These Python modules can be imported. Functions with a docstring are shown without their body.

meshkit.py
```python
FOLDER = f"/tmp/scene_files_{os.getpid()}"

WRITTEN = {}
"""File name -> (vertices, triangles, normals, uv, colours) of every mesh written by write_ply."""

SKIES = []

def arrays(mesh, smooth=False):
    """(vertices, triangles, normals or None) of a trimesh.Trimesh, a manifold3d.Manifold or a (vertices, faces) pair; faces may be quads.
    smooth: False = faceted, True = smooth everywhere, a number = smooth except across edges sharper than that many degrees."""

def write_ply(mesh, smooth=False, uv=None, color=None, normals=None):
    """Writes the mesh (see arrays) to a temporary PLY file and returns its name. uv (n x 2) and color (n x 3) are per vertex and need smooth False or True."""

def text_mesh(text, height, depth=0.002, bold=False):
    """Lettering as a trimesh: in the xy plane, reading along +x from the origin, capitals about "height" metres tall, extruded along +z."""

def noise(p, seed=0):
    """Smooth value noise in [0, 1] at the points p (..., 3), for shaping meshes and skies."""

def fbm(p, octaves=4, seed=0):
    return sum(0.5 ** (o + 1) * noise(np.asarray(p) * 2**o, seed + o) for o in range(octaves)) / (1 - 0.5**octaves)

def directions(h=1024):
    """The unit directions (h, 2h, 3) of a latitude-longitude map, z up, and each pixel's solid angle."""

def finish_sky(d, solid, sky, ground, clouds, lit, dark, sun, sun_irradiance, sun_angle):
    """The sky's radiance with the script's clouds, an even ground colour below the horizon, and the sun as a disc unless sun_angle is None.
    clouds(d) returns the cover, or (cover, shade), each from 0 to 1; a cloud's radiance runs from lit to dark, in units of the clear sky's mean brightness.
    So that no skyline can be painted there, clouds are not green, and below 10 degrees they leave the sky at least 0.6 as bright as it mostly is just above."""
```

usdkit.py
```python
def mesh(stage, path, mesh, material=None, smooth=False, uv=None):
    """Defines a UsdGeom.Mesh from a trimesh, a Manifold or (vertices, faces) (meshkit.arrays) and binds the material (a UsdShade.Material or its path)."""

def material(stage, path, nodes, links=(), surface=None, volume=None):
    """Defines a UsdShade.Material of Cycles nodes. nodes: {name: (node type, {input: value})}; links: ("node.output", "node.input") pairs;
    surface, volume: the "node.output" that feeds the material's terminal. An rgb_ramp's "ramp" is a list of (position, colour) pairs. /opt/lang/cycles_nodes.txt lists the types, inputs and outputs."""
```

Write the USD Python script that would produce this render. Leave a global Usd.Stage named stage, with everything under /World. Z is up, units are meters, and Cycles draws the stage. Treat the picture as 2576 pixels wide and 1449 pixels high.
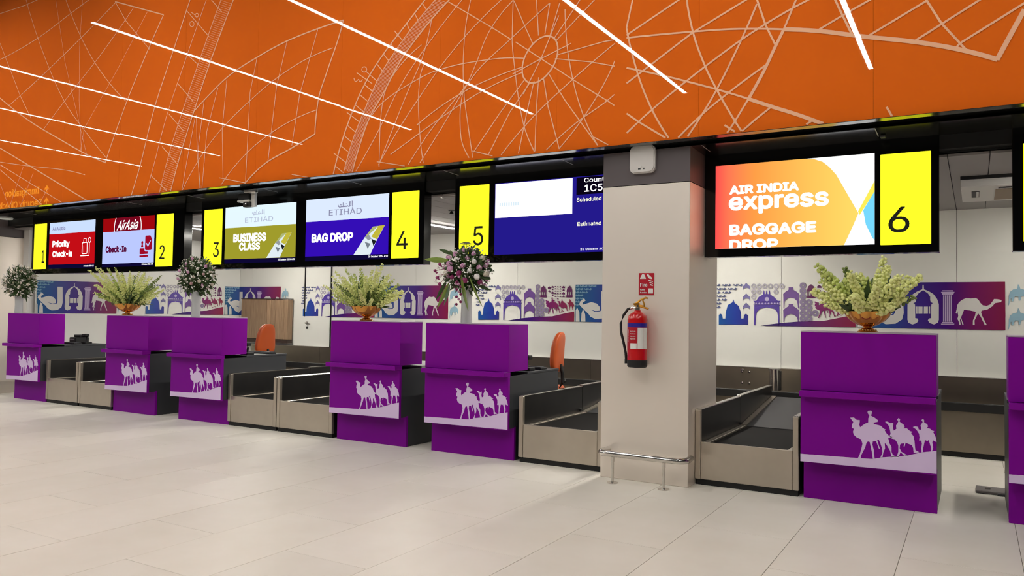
import math, random
import numpy as np, trimesh, usdkit, meshkit
from shapely.geometry import Polygon, LineString, box as sbox, Point
from shapely import affinity
from shapely.ops import unary_union
from pxr import Usd, UsdGeom, Gf, Sdf

stage = Usd.Stage.CreateInMemory()
UsdGeom.SetStageUpAxis(stage, UsdGeom.Tokens.z)
UsdGeom.SetStageMetersPerUnit(stage, 1.0)
W_ = UsdGeom.Xform.Define(stage, '/World')
stage.SetDefaultPrim(W_.GetPrim())
UsdGeom.Scope.Define(stage, '/World/Looks')

# ---------------------------------------------------------------- camera, light levels, exposure
FPX = 1972.0
YAW, PITCH, ROLL = map(math.radians, (30.5832, 1.8323, 0.8377))
EYE = np.array([0, 0, 1.5])
HALL_LIGHT = 75.0        # radiance of the long ceiling lines in the hall
REAR_LIGHT = 125.0        # radiance of the short lines on the ceiling behind the desks
SCREEN = 1.0             # brightness of the lit screens
cam = UsdGeom.Camera.Define(stage, '/World/camera')
_r = np.array([math.cos(YAW), math.sin(YAW), 0]); _f = np.array([-math.sin(YAW), math.cos(YAW), 0]); _u = np.array([0, 0, 1.0])
F = _f * math.cos(PITCH) + _u * math.sin(PITCH); U = _u * math.cos(PITCH) - _f * math.sin(PITCH)
R = _r * math.cos(ROLL) + U * math.sin(ROLL); UP = U * math.cos(ROLL) - _r * math.sin(ROLL)
m = Gf.Matrix4d(*R, 0, *UP, 0, *(-F), 0, *EYE, 1)
cam.AddTransformOp().Set(m)
cam.CreateHorizontalApertureAttr(36.0); cam.CreateVerticalApertureAttr(36.0 * 1449 / 2576)
cam.CreateFocalLengthAttr(36.0 * FPX / 2576)
cam.CreateClippingRangeAttr(Gf.Vec2f(0.05, 200))
cam.CreateExposureAttr(0.0)

# ---------------------------------------------------------------- helpers
def lin(c):
    c = np.asarray(c, float) / 255
    return tuple(np.where(c < .04045, c / 12.92, ((c + .055) / 1.055) ** 2.4))
MATS = {}
def mat(name, col, rough=.5, metal=0.0, **kw):
    if name in MATS: return MATS[name]
    MATS[name] = usdkit.material(stage, '/World/Looks/' + name, {'p': ('principled_bsdf', dict(base_color=lin(col), roughness=rough, metallic=metal, **kw))}, [], surface='p.BSDF')
    return MATS[name]
def glow(name, col, k=1.0):
    if name in MATS: return MATS[name]
    MATS[name] = usdkit.material(stage, '/World/Looks/' + name, {'p': ('emission', dict(color=lin(col), strength=float(k)))}, [], surface='p.emission')
    return MATS[name]
def varied(name, c1, c2, rough, scale=6, metal=0.0, stretch=(1, 1, 1), rnd=0.0, bump=0.0, **kw):
    """Two close tones mixed by noise, with an optional random tone per piece and a fine bump."""
    n = {'t': ('texture_coordinate', {}), 'g': ('geometry', {}), 'mp': ('mapping', {'scale': stretch}), 'n': ('noise_texture', dict(scale=float(scale), detail=5.0, roughness=.6)),
         'r': ('rgb_ramp', {'ramp': [(.3, lin(c1)), (.7, lin(c2))]}), 'p': ('principled_bsdf', dict(roughness=rough, metallic=metal, **kw))}
    l = [('g.position', 'mp.vector'), ('mp.vector', 'n.vector'), ('n.fac', 'r.fac')]
    if rnd:
        n['o'] = ('object_info', {}); n['rr'] = ('rgb_ramp', {'ramp': [(0, (1 - rnd,) * 3), (1, (1.0,) * 3)]}); n['mm'] = ('mix_color', dict(blend_type='multiply', fac=1.0))
        l += [('o.random', 'rr.fac'), ('r.color', 'mm.a'), ('rr.color', 'mm.b'), ('mm.result', 'p.base_color')]
    else: l += [('r.color', 'p.base_color')]
    if bump:
        n['b'] = ('bump', dict(strength=bump, distance=.002)); l += [('n.fac', 'b.height'), ('b.normal', 'p.normal')]
    MATS[name] = usdkit.material(stage, '/World/Looks/' + name, n, l, surface='p.BSDF')
    return MATS[name]
def ramp_uv(name, stops, rough=.3, emit=0.0):
    n = {'t': ('texture_coordinate', {}), 's': ('separate_xyz', {}), 'r': ('rgb_ramp', {'ramp': [(a, lin(c)) for a, c in stops]})}
    l = [('t.UV', 's.vector'), ('s.x', 'r.fac')]
    if emit: n['p'] = ('emission', dict(strength=emit)); l.append(('r.color', 'p.color')); out = 'p.emission'
    else: n['p'] = ('principled_bsdf', dict(roughness=rough)); l.append(('r.color', 'p.base_color')); out = 'p.BSDF'
    MATS[name] = usdkit.material(stage, '/World/Looks/' + name, n, l, surface=out)
    return MATS[name]

COUNT = {}
def numbered(parent, name):
    k = COUNT.get((parent, name), 0); COUNT[(parent, name)] = k + 1
    return f'{parent}/{name}' + (f'_{k:03d}' if k else '')
def tag(p, label=None, cat=None, group=None, kind=None):
    for k, v in (('label', label), ('category', cat), ('group', group), ('kind', kind)):
        if v: p.SetCustomDataByKey(k, v)
    return p
def path_of(parent): return '/World' if parent is None else str(parent.GetPath())
def obj(name, mesh, material, parent=None, smooth=False, label=None, uv=None, kind=None):
    p = usdkit.mesh(stage, numbered(path_of(parent), name), mesh, material, smooth=smooth, uv=uv).GetPrim()
    return tag(p, label, kind=kind)
def thing(name, label, cat, loc=(0, 0, 0), rz=0.0, group=None, kind=None):
    x = UsdGeom.Xform.Define(stage, numbered('/World', name))
    x.AddTranslateOp().Set(Gf.Vec3d(*map(float, loc)))
    if rz: x.AddRotateZOp().Set(float(rz))
    return tag(x.GetPrim(), label, cat, group, kind)
def struct(name, label, loc=(0, 0, 0)): return thing(name, label, None, loc, kind='structure')

def cat(*ms): return trimesh.util.concatenate([m for m in ms])
def bx(x0, x1, y0, y1, z0, z1, b=0.0):
    """A box; b rounds its edges with a chamfer."""
    if b <= 0 or min(x1 - x0, y1 - y0, z1 - z0) < 2.5 * b:
        t = trimesh.creation.box((x1 - x0, y1 - y0, z1 - z0)); t.apply_translation(((x0 + x1) / 2, (y0 + y1) / 2, (z0 + z1) / 2)); return t
    p = []
    for sx in (0, 1):
        for sy in (0, 1):
            for sz in (0, 1):
                c = np.array([x1 if sx else x0, y1 if sy else y0, z1 if sz else z0]); s = np.array([-1 if sx else 1, -1 if sy else 1, -1 if sz else 1]) * b
                for k in range(3):
                    q = c + s; q[k] = c[k]; p.append(q)
    return trimesh.convex.convex_hull(np.array(p))
def flat(poly, y, t=.002):
    """A polygon in (x, z) as a thin solid whose front is at y, facing -y."""
    gs = [g for g in getattr(poly, 'geoms', [poly]) if g.geom_type == 'Polygon' and g.area > 1e-7]
    m = trimesh.util.concatenate([trimesh.creation.extrude_polygon(g, t, engine='earcut') for g in gs])
    v = m.vertices.copy(); m.vertices = np.stack([v[:, 0], y + t - v[:, 2], v[:, 1]], 1)
    return m
def sidepoly(pts, x, t):
    """A polygon in (y, z) extruded along x."""
    m = trimesh.creation.extrude_polygon(Polygon(pts), t, engine='earcut')
    v = m.vertices.copy(); m.vertices = np.stack([x + v[:, 2], v[:, 0], v[:, 1]], 1)
    return m
def shp(pts): return Polygon(pts).buffer(0)
def rrect(x0, x1, z0, z1, r): return sbox(x0 + r, z0 + r, x1 - r, z1 - r).buffer(r, quad_segs=5)
def lathe(prof, n=28, c=(0, 0, 0)):
    m = trimesh.creation.revolve(np.array(prof, float), sections=n); m.apply_translation(c); return m
def tube(pts, r, n=10):
    p = np.asarray(pts, float); t = np.gradient(p, axis=0); t /= np.linalg.norm(t, axis=1, keepdims=True) + 1e-12
    a = np.cross(t, np.where(np.abs(t[:, 2:]) < .9, [0, 0, 1.0], [1.0, 0, 0])); a /= np.linalg.norm(a, axis=1, keepdims=True) + 1e-12
    b = np.cross(t, a); g = np.arange(n) * 2 * np.pi / n; rr = np.broadcast_to(r, (len(p),))
    v = p[:, None] + rr[:, None, None] * (np.cos(g)[None, :, None] * a[:, None] + np.sin(g)[None, :, None] * b[:, None])
    f = []
    for i in range(len(p) - 1):
        for j in range(n):
            q = [i * n + j, i * n + (j + 1) % n, (i + 1) * n + (j + 1) % n, (i + 1) * n + j]; f += [[q[0], q[1], q[2]], [q[0], q[2], q[3]]]
    v = v.reshape(-1, 3); k = len(v); v = np.vstack([v, p[0], p[-1]])
    for j in range(n): f += [[k, (j + 1) % n, j], [k + 1, (len(p) - 1) * n + j, (len(p) - 1) * n + (j + 1) % n]]
    return trimesh.Trimesh(v, f, process=False)
def text(s, x0, z0, h, y, w=None, bold=False, shear=0.0, t=.0015, flip=False):
    """Lettering facing -y with its first baseline point at (x0, z0), capitals h tall, squeezed to width w."""
    m = meshkit.text_mesh(s, h, t, bold); v = m.vertices.copy(); v[:, 0] -= v[:, 0].min()
    if w: v[:, 0] *= w / v[:, 0].max()
    v[:, 0] += shear * v[:, 1]
    m.vertices = np.stack([x0 + v[:, 0], y + t - v[:, 2], z0 + v[:, 1]], 1)
    return m
def heavy(make, d):
    """The same lit lettering laid over itself a hair apart, for a fatter stroke."""
    ms = []
    for i, (a, b) in enumerate(((0, 0), (d, 0), (-d, 0), (0, d), (0, -d))):
        q = make(); q.vertices = q.vertices + (a, -.00008 * i, b); ms.append(q)
    return cat(*ms)
def ico(c, r, sub=1):
    m = trimesh.creation.icosphere(subdivisions=sub, radius=1.0); m.vertices = m.vertices * np.asarray(r) + np.asarray(c); return m
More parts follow.
